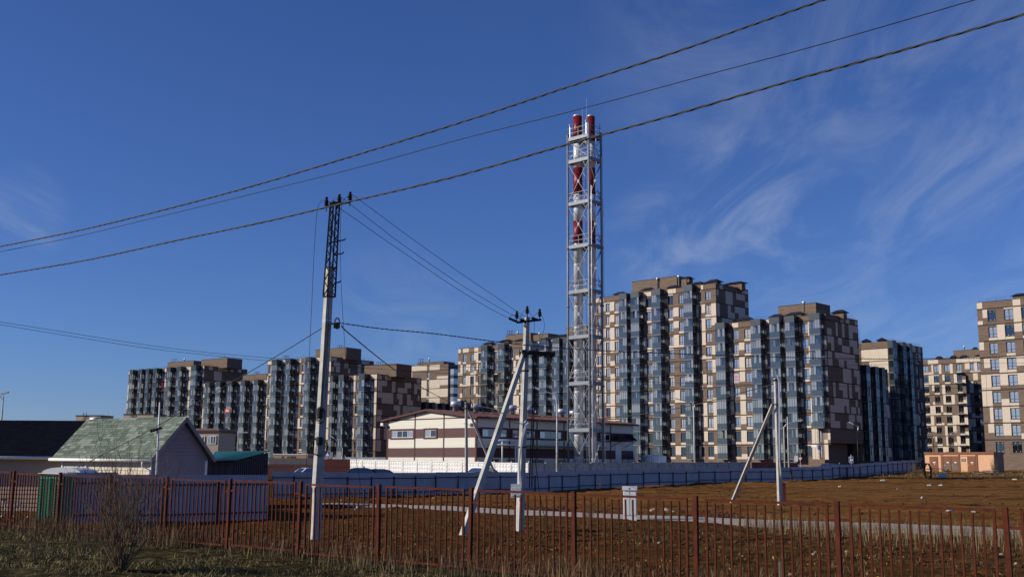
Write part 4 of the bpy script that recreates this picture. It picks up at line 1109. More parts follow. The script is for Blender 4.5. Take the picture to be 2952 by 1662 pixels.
# cabin (green ribbed plastic) and white rounded canopy behind the steel fence
gp_ = Gz(103, 1522); gY = gp_.y
cab = thing('plastic_cabin', 'green ribbed plastic cabin standing behind the steel picket fence', 'cabin', (gp_.x, gY, gp_.z), math.radians(-20))
cw, chh = 0.92, 2.5 - gp_.z - (1367 - 1332) * gY / F
b = MB(); b.box(0, cw, 0, .9, 0, chh); b.build('shell', 'greenplastic', cab)
b = MB()
for i in range(4):
    for k in range(16):
        x0 = .03 + i * .22; z0 = .1 + k * (chh - .2) / 16; b.hexa([(x0, -.03, z0), (x0 + .17, -.03, z0), (x0 + .17, .0, z0), (x0, .0, z0), (x0 + .03, -.05, z0 + .07), (x0 + .14, -.05, z0 + .07), (x0 + .17, 0, z0 + .09), (x0, 0, z0 + .09)])
b.build('rib_panel', 'greenplastic', cab)
MB().box(-.03, cw + .04, -.07, .94, chh, chh + .07).build('roof_trim', 'whiteplastic', cab)
dn = atY(176, 1360, gY + 2.2)
b = MB(); n = 14
W2, D2 = 1.75, 1.3
for i in range(n):
    a0, a1 = math.pi * i / n, math.pi * (i + 1) / n
    p = [(-W2 / 2 * math.cos(a0), .24 * math.sin(a0)), (-W2 / 2 * math.cos(a1), .24 * math.sin(a1))]
    b.face([(p[0][0], 0, p[0][1]), (p[1][0], 0, p[1][1]), (p[1][0], D2, p[1][1]), (p[0][0], D2, p[0][1])]); b.face([(p[0][0], 0, p[0][1] - .03), (p[0][0], D2, p[0][1] - .03), (p[1][0], D2, p[1][1] - .03), (p[1][0], 0, p[1][1] - .03)])
    b.face([(0, .001, -.02), (p[1][0], .001, p[1][1]), (p[0][0], .001, p[0][1])])
can = thing('garden_canopy', 'white rounded plastic canopy roof behind the green cabin', 'canopy', (dn.x, dn.y, 0), math.radians(-10))
zc0 = atY(176, 1363, gY + 2.2).z
b.build('canopy_roof', 'whiteplastic', can, True, (0, 0, zc0))
for x in (-W2 / 2 + .05, W2 / 2 - .05):
    for y in (.05, D2 - .05): cube('leg', 'whiteplastic', can, x - .03, x + .03, y - .03, y + .03, -.2, zc0)
# bicycle parked at the far left edge
bw = Gz(2, 1500)
bk = thing('bicycle', 'white bicycle leaning behind the steel picket fence at the house wall', 'bicycle', (bw.x - .3, bw.y, bw.z), math.radians(25))
for x in (0, 1.05):
    b = MB(); b.tube([(x + .33 * math.cos(t * math.pi / 12), 0, .34 + .33 * math.sin(t * math.pi / 12)) for t in range(25)], .02, 6, False)
    w_ = b.build('wheel', 'whiteplastic', bk)
b = MB(); pts = {'bb': (.45, 0, .3), 'st': (.35, 0, .85), 'hd': (.95, 0, .8), 'r': (0, 0, .34), 'f': (1.05, 0, .34)}
for a, c in (('bb', 'st'), ('bb', 'hd'), ('st', 'hd'), ('r', 'bb'), ('r', 'st'), ('hd', 'f')): b.tube([pts[a], pts[c]], .02, 6)
b.tube([(.93, -.28, .98), (.95, 0, .98), (.93, .28, .98)], .014, 6); b.tube([pts['hd'], (.95, 0, .98)], .015, 6); b.build('frame', 'whiteplastic', bk)
MB().box(.2, .46, -.07, .07, .87, .92).build('saddle', 'rubber', bk)
# ------------------------------------------------------------------ steel picket fence
SF = thing('steel_fence', 'rust red steel picket fence running along the grass in front of everything', 'fence', (FA.x, FA.y, 0), math.atan2(FD.y, FD.x))
def fz(x): return 0.55 - 0.0108 * x                              # ground along the fence
HF = 1.68
post = MB(); post.box(-.036, .036, -.036, .036, -.5, HF + .02); pm_ = post.mesh('post', 'rust')
pk = MB(); pk.box(-.014, .014, -.014, .014, 0, HF - .24); pkm = pk.mesh('picket', 'rust')
for k in range(-3, 18):
    x = k * 2.5; o = put(pm_, 'post', SF, (x, 0, fz(x))); o.rotation_euler = (random.uniform(-.01, .01), random.uniform(-.012, .012), 0)
    if k == 17: break
    x0, x1 = x + .21, x + 2.5 - .17
    dz_ = random.uniform(-.02, .02); sl2 = -0.0108
    pan = put(None, 'panel', SF, (x0, 0, fz(x0) + .14 + dz_))
    L = x1 - x0; b = MB()
    e0, e1 = 0, sl2 * L
    tz_ = HF - .20
    b.hexa([(-.02, -.02, tz_), (L + .02, -.02, tz_ + e1), (L + .02, .02, tz_ + e1), (-.02, .02, tz_), (-.02, -.02, tz_ + .04), (L + .02, -.02, tz_ + .04 + e1), (L + .02, .02, tz_ + .04 + e1), (-.02, .02, tz_ + .04)])
    b.hexa([(-.02, -.02, -.02), (L + .02, -.02, -.02 + e1), (L + .02, .02, -.02 + e1), (-.02, .02, -.02), (-.02, -.02, .02), (L + .02, -.02, .02 + e1), (L + .02, .02, .02 + e1), (-.02, .02, .02)])
    b.box(-.02, .02, -.018, .018, .02, tz_); b.box(L - .02, L + .02, -.018, .018, .02 + e1, tz_ + e1)
    for zz in (.12, tz_ - .24): b.box(-.17, -.02, -.008, .008, zz, zz + .045); b.box(L + .02, L + .13, -.008, .008, zz + e1, zz + .045 + e1)
    b.build('panel_frame', 'rust', pan)
    n = 14
    for i in range(1, n):
        q = put(pkm, 'picket', pan, (L * i / n, 0, .01 + e1 * i / n)); q.rotation_euler = (random.uniform(-.008, .008), random.uniform(-.009, .009), random.uniform(-.2, .2))
# ------------------------------------------------------------------ concrete poles
def taper(b, p0, p1, w0, d0, w1, d1, yaw):
    c, s_ = math.cos(yaw), math.sin(yaw)
    ax, ay = Vector((c, s_, 0)), Vector((-s_, c, 0))
    def ring(p, w, d): return [p - ax * w / 2 - ay * d / 2, p + ax * w / 2 - ay * d / 2, p + ax * w / 2 + ay * d / 2, p - ax * w / 2 + ay * d / 2]
    b.hexa(ring(Vector(p0), w0, d0) + ring(Vector(p1), w1, d1)); return b
def insulator(b, p, s=1.0, pin=.22):
    x, y, z = p
    b.tube([(x, y, z - pin), (x, y, z)], .018, 6)
    b.lathe([(.03 * s, 0), (.085 * s, .03 * s), (.05 * s, .07 * s), (.085 * s, .11 * s), (.05 * s, .15 * s), (.075 * s, .19 * s), (.035 * s, .22 * s), (.055 * s, .27 * s), (.03 * s, .31 * s)], p, 10)
# tall pole with lattice head
LPb = G(906, 1556); YL = LPb.y
def lp(px, py, dy=0.0): return atY(px, py, YL + dy)
LPt = lp(966, 582)
LP = thing('lattice_pole', 'tall concrete utility pole with black steel lattice head behind the picket fence', 'utility pole', LPb)
ctop = lp(951, 775); cst = lp(949, 855)
yaw = math.radians(40)
O = lambda p: Vector(p) - LPb
taper(MB(), O(LPb) - Vector((0, 0, .3)), O(ctop), .31, .25, .22, .19, yaw).build('shaft', 'conc', LP)
ax = (LPt - cst).normalized(); yx, yy = Vector((math.cos(yaw), math.sin(yaw), 0)), Vector((-math.sin(yaw), math.cos(yaw), 0))
def corner(i, t):
    c = cst.lerp(LPt, t) - LPb; w = .15 - .035 * t; sx_, sy_ = ((-1, -1), (1, -1), (1, 1), (-1, 1))[i]; return c + yx * sx_ * w + yy * sy_ * w * .9
for i in range(4): MB().bar(corner(i, 0), corner(i, 1), .05, .05).build('corner_angle', 'black', LP)
for i in range(4):
    b = MB(); n = 12
    for k in range(n):
        t0, t1 = k / n, (k + 1) / n; j = (i + 1) % 4
        a, c = (corner(i, t0), corner(j, t1)) if k % 2 == 0 else (corner(j, t0), corner(i, t1)); b.bar(a, c, .035, .012)
    b.build('lattice_face', 'black', LP)
for t in (0.0, .30, .99):
    b = MB()
    for i in range(4): b.bar(corner(i, t), corner((i + 1) % 4, t), .06, .03)
    b.build('collar', 'black', LP)
for (xa, ya), (xb, yb) in (((947, 700), (994, 691)), ((964, 734), (989, 730)), ((966, 815), (981, 812))):
    b = MB(); b.bar(O(lp(xa, ya)), O(lp(xb, yb)), .04); b.bar(O(lp(xb, yb)), O(lp(xb + 2, yb - 5)), .03); b.build('step_bracket', 'black', LP)
b = MB(); b.bar(O(lp(938, 596)), O(lp(1008, 582)), .08, .07); b.build('crossarm', 'black', LP)
ins = [lp(941, 593), lp(978, 585), lp(1009, 578)]
for q in ins:
    b = MB(); insulator(b, O(q), 1.0, .2); b.build('insulator', 'black', LP)
cl = MB()
for t in (lp(943, 923), lp(943, 927)):
    c = O(t); b = cl; w = .125
    b.hexa([c + yx * sx_ * w + yy * sy_ * .108 + Vector((0, 0, dz)) for dz in (0, .025) for sx_, sy_ in ((-1, -1), (1, -1), (1, 1), (-1, 1))])
cl.build('clamp_band', 'galv', LP)
def coil(cx, cy, rx, ry, n, seed, dy=-.2):
    rnd = random.Random(seed); b = MB()
    for k in range(n):
        ph = rnd.uniform(0, 6.28); a = rnd.uniform(.85, 1.12); e = rnd.uniform(.85, 1.1); ox, oy = rnd.uniform(-2.5, 2.5), rnd.uniform(-3, 3)
        b.tube([O(lp(cx + ox + rx * a * math.cos(ph + t * .35), cy + oy + ry * e * math.sin(ph + t * .35), dy + .03 * k * math.sin(t))) for t in range(int(18 * rnd.uniform(.8, 1.05)))], .008, 5)
    return b
for cx, cy, rx, ry, n, sd in ((925, 1196, 13, 24, 6, 1), (918, 1286, 25, 26, 7, 2), (973, 930, 7, 16, 5, 3)): coil(cx, cy, rx, ry, n, sd).build('cable_coil', 'rubber', LP)
for cx, cy, w, h in ((922, 1190, .18, .36), (921, 1270, .2, .26)):
    c = O(lp(cx, cy, -.28)); o = MB().lathe([(w * .5, -h / 2), (w * .55, -h * .35), (w * .55, h * .35), (w * .4, h / 2)], c, 12).build('splice_box', 'rubber', LP)
b = MB(); rnd = random.Random(5)
for k in range(4): b.tube([O(lp(945 + k * 1.5, 930, -.2)), O(lp(938 + k * 2, 1000, -.22)), O(lp(930 + k * 1.5, 1090, -.24)), O(lp(924 + k, 1180, -.26))], .008, 5)
b.tube([O(lp(955, 640, -.2)), O(lp(949, 800, -.22)), O(lp(944, 1000, -.24)), O(lp(938, 1150, -.2))], .009, 5)
b.build('riser_cable', 'rubber', LP)
b = MB(); c = O(lp(971, 935, -.05)); b.box(c.x - .1, c.x + .1, c.y - .06, c.y + .06, c.z - .12, c.z + .06); b.bar(c, O(lp(955, 932)), .05); b.build('anchor_clamp', 'black', LP)
# A shaped double pole with cable head
DPb = G(1497, 1531); YD = DPb.y
def dp(px, py, dy=0.0): return atY(px, py, YD + dy)
DP = thing('strutted_pole', 'concrete power pole with a leaning strut, insulators and cable box', 'utility pole', DPb)
O2 = lambda p: Vector(p) - DPb
dyaw = math.radians(38)
taper(MB(), O2(DPb) - Vector((0, 0, .3)), O2(dp(1519, 914)), .26, .22, .17, .15, dyaw).build('shaft', 'conc', DP)
sb = G(1329, 1543)
taper(MB(), O2(sb) - Vector((0, 0, .2)), O2(dp(1512, 1015, -.15)), .24, .20, .17, .16, math.radians(35)).build('strut', 'conc', DP)
MB().bar(O2(dp(1489, 929, -.12)), O2(dp(1560, 921, .05)), .09, .08).build('crossarm', 'black', DP)
for q in ((1490, 918), (1520, 904), (1556, 912)):
    b = MB(); insulator(b, O2(dp(q[0], q[1])), 1.0, .18); b.build('insulator', 'black', DP)
for a, c in (((1467, 917), (1489, 926)), ((1500, 920), (1513, 926)), ((1533, 916), (1550, 922))):
    b = MB(); p, q = O2(dp(*a, -.2)), O2(dp(*c, -.1)); b.tube([p, q], .02, 6)
    for k in range(5):
        m = p.lerp(q, (k + .5) / 5); d = (q - p).normalized() * .02; b.tube([m - d, m + d], .055, 8)
    b.build('strain_insulator', 'black', DP)
b = MB()
for a, m, c in (((1467, 915), (1478, 905), (1490, 907)), ((1490, 907), (1505, 912), (1511, 922)), ((1498, 918), (1508, 893), (1520, 892)), ((1520, 892), (1530, 898), (1535, 915)), ((1535, 915), (1545, 902), (1556, 900)), ((1556, 900), (1574, 925), (1568, 950)), ((1568, 950), (1563, 965), (1558, 990)), ((1540, 925), (1541, 955), (1537, 990))):
    A_, Bm, C_ = dp(*a, -.15), dp(*m, -.15), dp(*c, -.15)
    b.tube([O2(A_.lerp(Bm, t / 6).lerp(Bm.lerp(C_, t / 6), t / 6)) for t in range(7)], .008, 5)
b.build('jumper_wire', 'black', DP)
b = MB()
b.bar(O2(dp(1497, 1017, -.1)), O2(dp(1596, 1021, .1)), .10, .10); b.bar(O2(dp(1512, 1008, -.18)), O2(dp(1512, 1030, -.18)), .22, .2); b.bar(O2(dp(1520, 1013, .25)), O2(dp(1580, 1018, .3)), .06, .12); b.bar(O2(dp(1530, 1030, -.05)), O2(dp(1580, 1022, .1)), .05)
b.build('switch_frame', 'black', DP)
for q in ((1534, 1009), (1541, 1010), (1556, 1009), (1564, 1009), (1548, 1003), (1578, 1002)):
    b = MB(); c = O2(dp(q[0], q[1], .1)); b.lathe([(.05, 0), (.085, .03), (.05, .06), (.085, .1), (.05, .13), (.08, .17), (.04, .2), (.03, .3)], c, 10); b.build('porcelain_insulator', 'porcelain', DP)
for q in ((1590, 1030), (1597, 1027), (1572, 1030)):
    b = MB(); c = O2(dp(q[0], q[1], .1)); b.lathe([(.03, 0), (.07, .03), (.04, .06), (.07, .1), (.04, .13), (.07, .17), (.03, .2)], c, 10); b.build('insulator', 'black', DP)
b = MB()
for k, (x0, x1) in enumerate(((1538, 1526), (1543, 1533))): b.tube([O2(dp(x0, 1020)), O2(dp(x0 - 2, 1150)), O2(dp(x0 - 8, 1290)), O2(dp(x1, 1405))], .022, 6)
b.tube([O2(dp(1536, 1225)), O2(dp(1540, 1300)), O2(dp(1555, 1420)), O2(dp(1565, 1470)), O2(dp(1582, 1524))], .016, 6)
b.build('down_cable', 'rubber', DP)
b = MB()
for k in range(3): b.tube([O2(dp(1520 - k * 2, 1217, -.2)), O2(dp(1508 - k * 2, 1260, -.25)), O2(dp(1498 - k, 1330, -.25)), O2(dp(1503 - k * 3, 1398, -.25))], .016, 6)
b.tube([O2(dp(1511, 1218, -.2)), O2(dp(1516, 1213, -.2)), O2(dp(1524, 1217, -.2)), O2(dp(1518, 1223, -.2))], .03, 8)
b.build('conduit', 'galv', DP)
c = O2(dp(1488, 1413, -.3)); hw = 15 * YD / F
b = MB(); b.box(c.x - hw, c.x + hw, c.y - .12, c.y + .1, c.z - .26, c.z + .25); b.box(c.x - hw * .9, c.x + hw * .9, c.y - .135, c.y - .122, c.z - .2, c.z + .12); b.build('meter_box', 'whiteplastic', DP)
b = MB()
for yy in (1070, 1290): 
    t = (DPb.z + 0, 0)
    c0 = dp(1497 + (1531 - yy) * 22 / 617., yy); c = O2(c0); w = .125
    a1, a2 = Vector((math.cos(dyaw), math.sin(dyaw), 0)), Vector((-math.sin(dyaw), math.cos(dyaw), 0))
    b.hexa([c + a1 * sx_ * w + a2 * sy_ * .108 + Vector((0, 0, dz)) for dz in (0, .05) for sx_, sy_ in ((-1, -1), (1, -1), (1, 1), (-1, 1))])
b.build('clamp_band', 'black', DP)
# right pole with strut
RPb = G(2249, 1457); YR = RPb.y
RP = thing('strutted_pole', 'light concrete pole with a strut and grey conduit standing in the ochre field', 'utility pole', RPb)
def rp(px, py, dy=0.0): return atY(px, py, YR + dy)
O3 = lambda p: Vector(p) - RPb
taper(MB(), O3(RPb) - Vector((0, 0, .2)), O3(rp(2236, 1090)), .27, .25, .20, .18, math.radians(20)).build('shaft', 'conc', RP)
sb = G(2106, 1449)
taper(MB(), O3(sb) - Vector((0, 0, .2)), O3(rp(2228, 1164, -.3)), .24, .22, .18, .17, math.radians(10)).build('strut', 'conc', RP)
b = MB(); b.tube([O3(rp(2240, 1080, -.3)), O3(rp(2246, 1100, -.3)), O3(rp(2247, 1200, -.3)), O3(rp(2247, 1320, -.3)), O3(rp(2251, 1365, -.2)), O3(rp(2255, 1392, .2))], .045, 7); b.build('conduit', 'galv', RP)
b = MB(); b.bar(O3(rp(2226, 1165, -.25)), O3(rp(2246, 1165, -.05)), .12, .07); b.bar(O3(rp(2230, 1096, -.2)), O3(rp(2244, 1094, -.2)), .08, .12); b.build('clamp_band', 'black', RP)
p = G(2258, 1456)
b = MB(); b.box(-.17, .17, -.15, .15, 0, 1.45); b.box(-.2, .2, -.18, .18, 1.45, 1.5); tag(b.build('cable_post', 'redbrown', None, False, (p.x, p.y, p.z - .05)), 'dark red brown marker post right beside the pole in the field', 'post')
# small pole with strut in front of the gable
p = G(1347, 1427); YS = 108.0
SPb = Vector((atY(1346, 1360, YS).x, YS, terrain(atY(1346, 1360, YS).x, YS)))
SP = thing('strutted_pole', 'thin concrete pole with strut in front of the striped gable wall', 'utility pole', SPb)
def spt(px, py, dy=0.0): return atY(px, py, YS + dy) - SPb
taper(MB(), Vector((0, 0, -.2)), spt(1344, 1158), .28, .24, .22, .2, .3).build('shaft', 'conc', SP)
taper(MB(), spt(1446, 1411), spt(1352, 1185, -.2), .26, .24, .2, .18, .2).build('strut', 'conc', SP)
b = MB()
for y in (1164, 1176): b.bar(spt(1340, y, -.15), spt(1362, y - 3, .1), .09, .07)
b.build('crossarm', 'black', SP)
for q in ((1343, 1160), (1358, 1162), (1362, 1170)):
    b = MB(); insulator(b, spt(*q), 1.0, .2); b.build('insulator', 'black', SP)
# ------------------------------------------------------------------ cables and wires
def curve3(pts, n=8):
    out = []
    for i in range(len(pts) - 1):
        p0, p1, p2, p3 = pts[max(i - 1, 0)], pts[i], pts[i + 1], pts[min(i + 2, len(pts) - 1)]
        for k in range(n):
            t = k / n; out.append(0.5 * ((2 * p1) + (p2 - p0) * t + (2 * p0 - 5 * p1 + 4 * p2 - p3) * t * t + (3 * p1 - p0 - 3 * p2 + p3) * t ** 3))
    out.append(pts[-1]); return out
def span(name, label, px, Ya, Yb, r, m='rubber', strands=0, group=None, pitch=.85):
    a, c = atY(*px[0], Ya), atY(*px[-1], Yb); d = Vector((c.x - a.x, c.y - a.y, 0)); nn = Vector((-d.y, d.x, 0)).normalized()
    P3 = curve3([onpl(x, y, a, nn) for x, y in px], 10)
    if px[0][0] < 0: P3 = [P3[0] + (P3[0] - P3[4]).normalized() * L for L in (18, 9)] + P3      # the line goes on beyond the frame
    if px[-1][0] > 2400: P3 = P3 + [P3[-1] + (P3[-1] - P3[-5]).normalized() * L for L in (3, 6, 9)]
    b = MB()
    if strands:
        L = 0; fine = []
        for p, q in zip(P3, P3[1:]):
            k = max(1, int((q - p).length / .07))
            for i in range(k): fine.append(p.lerp(q, i / k))
        dd = (P3[-1] - P3[0]).normalized(); e1 = dd.cross(Vector((0, 0, 1))).normalized(); e2 = e1.cross(dd)
        s_ = 0
        for k in range(strands):
            ps = []; s_ = 0
            for i, p in enumerate(fine):
                if i: s_ += (p - fine[i - 1]).length
                w = 2 * math.pi * (s_ / pitch + k / strands) + .9 * math.sin(s_ * 1.3); rr = r * (1.0 + .12 * math.sin(s_ * 2.3 + k)); ps.append(p + (e1 * math.cos(w) + e2 * math.sin(w)) * rr)
            b.tube(ps, r * .82, 5)
    else: b.tube(P3, r, 6)
    return tag(b.build(name, m, None, True), label, 'cable', group)
span('twisted_cable', 'upper thick twisted cable crossing the whole sky above the thin wire', [(-60, 722), (0, 710), (213, 667), (427, 616), (700, 544), (1000, 455), (1379, 337), (1652, 246), (1947, 151), (2212, 57), (2375, 0), (2460, -30)], 33, 17.5, .0125, 'cable', 3)
span('thin_wire', 'single thin wire between the two thick twisted cables in the sky', [(-60, 739), (0, 725.5), (213, 683), (427, 632), (559, 600), (1000, 491), (1341, 398), (1644, 322), (2023, 220), (2364, 129), (2810, 0), (2900, -26)], 33.5, 15, .0085, 'rubber')
span('twisted_cable', 'lower thick twisted cable crossing the sky in front of the lattice pole and chimneys', [(-60, 803), (0, 792), (256, 748), (512, 692), (768, 638), (1000, 583), (1303, 511), (1640, 415), (1947, 330), (2288, 231), (2591, 148), (2952, 42), (3060, 8)], 31, 13.5, .0115, 'cable', 3)
span('power_wire', 'uppermost of three bare wires from lattice pole down to the strutted pole', [(1009, 566), (1024, 567), (1169, 674), (1318, 780), (1420, 849), (1502, 905), (1533, 916)], YL, YD, .0095, 'rubber', 0, 'bare wires between the two poles')
span('power_wire', 'middle of three bare wires from lattice pole down to the strutted pole', [(978, 573), (992, 575), (1146, 694), (1318, 813), (1420, 875), (1500, 920)], YL, YD, .0095, 'rubber', 0, 'bare wires between the two poles')
span('power_wire', 'lowest of three bare wires from lattice pole down to the strutted pole', [(941, 580), (980, 601), (1146, 716), (1318, 832), (1420, 893), (1467, 917)], YL, YD, .0095, 'rubber', 0, 'bare wires between the two poles')
for q, pts in enumerate((((941, 579), (926, 580), (914, 610), (906, 720), (900, 850), (893, 1000), (888, 1180), (884, 1330), (886, 1390)), ((978, 572), (962, 574), (955, 600), (951, 700)), ((1009, 565), (995, 572), (984, 600), (981, 720), (985, 850), (993, 980), (1008, 1180), (1028, 1330), (1042, 1410)))):
    span('drop_wire', ('long thin wire hanging left of the lattice pole from its first insulator', 'short jumper wire from the middle insulator of the lattice pole', 'long thin wire hanging right of the lattice pole from its last insulator')[q], pts, YL - .1 if q != 2 else YL - .3, YL + .2, .0085, 'rubber', 0, 'wires hanging beside the lattice pole')
span('service_cable', 'black cable running from the lattice pole down left across the green roof', [(934, 942), (820, 1012), (711, 1076), (598, 1142), (434, 1238), (332, 1291), (212, 1353)], YL, gY + 2.6, .014, 'rubber')
span('service_cable', 'black cable from the lattice pole down to the thin pole by the gable', [(985, 938), (1008, 962), (1125, 1056), (1209, 1111), (1261, 1140), (1344, 1180)], YL, YS, .022, 'rubber')
span('service_cable', 'black cable from the thin pole to the strutted pole with cable box', [(1344, 1180), (1403, 1198), (1457, 1212), (1504, 1221)], YS, YD, .016, 'rubber')
span('twisted_cable', 'pale twisted cable leaving the lattice pole to the right across the flats', [(971, 929), (1100, 947), (1250, 961), (1421, 983), (1517, 994), (1637, 1004), (1850, 1015), (2262, 1029), (2583, 1034), (2952, 1030), (3050, 1028)], YL, 52, .013, 'cable', 2, None, .35)
span('phone_wire', 'thin straight wire crossing left sky and passing behind the poles, upper of a pair', [(-40, 923), (0, 927.5), (171, 954), (384, 988), (576, 1013), (777, 1031), (1012, 1048), (1195, 1053), (1350, 1057), (1740, 1058), (2230, 1059), (2580, 1049), (2952, 1046), (3020, 1045)], 60, 88, .011, 'rubber', 0, 'thin wires crossing the left sky')
span('phone_wire', 'thin straight wire crossing left sky and passing behind the poles, lower of a pair', [(-40, 929), (0, 935), (213, 970), (427, 1003), (640, 1027), (773, 1039), (1051, 1060), (1350, 1079), (1730, 1096), (2230, 1108), (2580, 1116), (2952, 1118), (3020, 1119)], 60, 88, .011, 'rubber', 0, 'thin wires crossing the left sky')
span('service_cable', 'sagging grey cable between the thin pole and the pole in the field', [(1362, 1166), (1486, 1188), (1637, 1204), (1738, 1204), (1848, 1193), (2005, 1165), (2234, 1105)], YS, YR, .03, 'cable')
span('service_cable', 'grey cable strung low to the peach substation', [(2478, 1336), (2560, 1332), (2620, 1327), (2670, 1322)], 152, 170, .035, 'cable')
# ------------------------------------------------------------------ street lamps and masts
def lamp(px, ybase, ytop, Y, arm, label, r=.09, m='conc', group='street lamps', head=True, base=None):
    """arm: list of pixels from the pole top to the lamp head"""
    x = atY(px, ybase, Y).x; g = terrain(x, Y) if base is None else base
    t = thing('street_lamp', label, 'street lamp', (x, Y, g), 0, group); o_ = Vector((x, Y, g))
    top = atY(px - (ybase - ytop) * 0.0, ytop, Y) - o_; top.x = 0 if abs(top.x) < .8 else top.x
    MB().tube([(0, 0, -.2), top], [r, r * .55], 10).build('pole', m, t, True)
    if arm:
        pts = [top - Vector((0, 0, .4))] + [atY(a, c, Y) - o_ for a, c in arm]
        MB().tube(curve3(pts, 5), r * .42, 8).build('arm', 'galv', t, True)
        e = pts[-1]; d = (pts[-1] - pts[-2]).normalized(); b = MB(); b.bar(e, e + d * .65, .26, .12); b.build('lamp_head', 'whiteplastic', t)
lamp(1606, 1408, 1165, 104, [(1601, 1140), (1590, 1134), (1556, 1122)], 'slim street lamp with arm bent left, left of the chimney mast', .13)
lamp(2004, 1388, 1172, 140, [(2002, 1165), (1985, 1158), (1960, 1151)], 'slim street lamp before the tallest block, with thin cables on its top', .15)
lamp(2264, 1375, 1228, 150, [(2266, 1222), (2275, 1219), (2300, 1213)], 'street lamp with arm to the right just behind the pole in the field', .14)
lamp(2276, 1383, 1200, 146, [], 'bare lamp pole without head behind the pole in the field', .15)
lamp(2476, 1362, 1238, 158, [(2474, 1229), (2468, 1226), (2460, 1222)], 'dark street lamp before the shaded flank near the blue road sign', .11, 'black')
lamp(2694, 1330, 1262, 215, [(2693, 1256), (2690, 1253), (2686, 1251)], 'dark street lamp with one short arm above the peach substation', .11, 'black')
lamp(2743, 1330, 1252, 215, [(2742, 1248), (2748, 1245), (2753, 1243)], 'dark street lamp with spread arms behind the peach substation', .11, 'black')
lamp(986, 1335, 1290, 150, [(984, 1282), (975, 1272), (962, 1262)], 'curved neck street lamp behind the white concrete fence', .1, 'conc')
lamp(-6, 1340, 1140, 90, [(-2, 1136), (2, 1135)], 'lamp head on an arm at the edge above the dark roof', .1, 'conc')
lamp(683, 1330, 1250, 170, [(685, 1244), (692, 1247), (702, 1246)], 'small street lamp in front of the balconies left of the lattice pole', .1, 'conc')
mp_ = atY(451, 1367, 48)
MT = thing('antenna_mast', 'thin white mast with a small flat antenna beside the gable of the green roofed house', 'mast', (mp_.x, 48, 0))
def mt(px, py): return atY(px, py, 48) - Vector((mp_.x, 48, 0))
MB().tube([(0, 0, -.1), mt(456, 1260), mt(461, 1153)], [.045, .04, .03], 8).build('pole', 'whiteplastic', MT, True)
b = MB(); b.bar(mt(434, 1243), mt(466, 1232), .14, .10); b.bar(mt(452, 1236), mt(456, 1262), .05); b.build('antenna', 'black', MT); b = MB(); b.bar(mt(455, 1155), mt(467, 1155), .1, .05); b.build('crossbar', 'black', MT)
# ------------------------------------------------------------------ road signs
def sign_post(px, y, Y, h, label, cat='road sign', group=None):
    x = atY(px, y, Y).x; g = terrain(x, Y); t = thing('road_sign', label, cat, (x, Y, g), math.radians(-12), group)
    MB().tube([(0, .04, -.1), (0, .04, h)], .035, 8).build('post', 'galv', t); return t, g
t, g = sign_post(2307, 1315, 158, 2.9, 'white yield triangle road sign with pink red edge above the blue fence')
zc_ = atY(2307, 1322, 158).z - g; s_ = 6.6 * 158 / F
b = MB(); tri = lambda k, y: [(-s_ * k, y, s_ * .85 * k + zc_), (s_ * k, y, s_ * .85 * k + zc_), (0, y, -s_ * .95 * k + zc_)]
f0, f1 = tri(1, 0), tri(1, .02)
b.face([f0[0], f0[2], f0[1]]); b.face(f1)
for i in range(3): b.face([f0[i], f0[(i + 1) % 3], f1[(i + 1) % 3], f1[i]])
b.use(1); q = tri(.7, -.006); b.face([q[0], q[2], q[1]]); b.build('plate', ['redsign', 'white'], t)
t, g = sign_post(2295, 1320, 157, 3.0, 'plain grey back of a rectangular road sign left of the yield sign')
zc_ = atY(2295, 1321, 157).z - g; MB().box(-.24, .24, 0, .02, zc_ - .4, zc_ + .4).build('plate', 'whiteplastic', t)
t, g = sign_post(2454, 1332, 152, 2.7, 'blue and white residential zone sign with white figures above the blue fence')
zc_ = atY(2454, 1324, 152).z - g; hw = .29; hh = .42
b = MB(); b.use(0).box(-hw, hw, 0, .02, zc_ - hh, zc_ + hh); b.use(1).box(-hw * .9, hw * .9, -.006, -.001, zc_ - hh * .92, zc_ + hh * .92)
b.use(0)
def flat(pts): b.face([(x * hw, -.011, zc_ + z * hh) for x, z in pts])
flat([(-.6, .55), (.1, .55), (.1, .75), (-.25, .88), (-.6, .75)]); flat([(-.5, -.8), (-.3, -.8), (-.22, -.2), (-.05, -.8), (.12, -.75), (-.05, .1), (.05, .25), (-.15, .42), (-.35, .3), (-.5, 0)]); flat([(.2, -.3), (.75, -.3), (.75, .05), (.6, .25), (.3, .25), (.2, .05)])
b.build('plate', ['white', 'bluesign'], t)
t, g = sign_post(888, 1310, 150, 2.4, 'blue square crossing sign with white triangle behind the lattice pole')
t.location = Vector((atY(944, 1308, 150).x, 150, terrain(0, 150))); zc_ = atY(944, 1308, 150).z - t.location.z
b = MB(); b.box(-.35, .35, 0, .02, zc_ - .35, zc_ + .35); b.use(1); b.face([(-.26, -.006, zc_ - .25), (.26, -.006, zc_ - .25), (0, -.006, zc_ + .24)]); b.build('plate', ['bluesign', 'white'], t)
# house number plate on the corner of the stepped block
a, z = B2.pt(2350, 1286, -.06); c, _ = B2.pt(2358, 1286, -.06)
MB().box(0, c - a + .5, -.03, 0, 0, .38).build('number_plate', 'white', B2.root, False, (a - .8, -.05, z - .1)); MB().box(0, .4, -.04, -.001, -.5, .38).build('number_plate', 'bluesign', B2.root, False, (c - .1, -.05, z - .1))
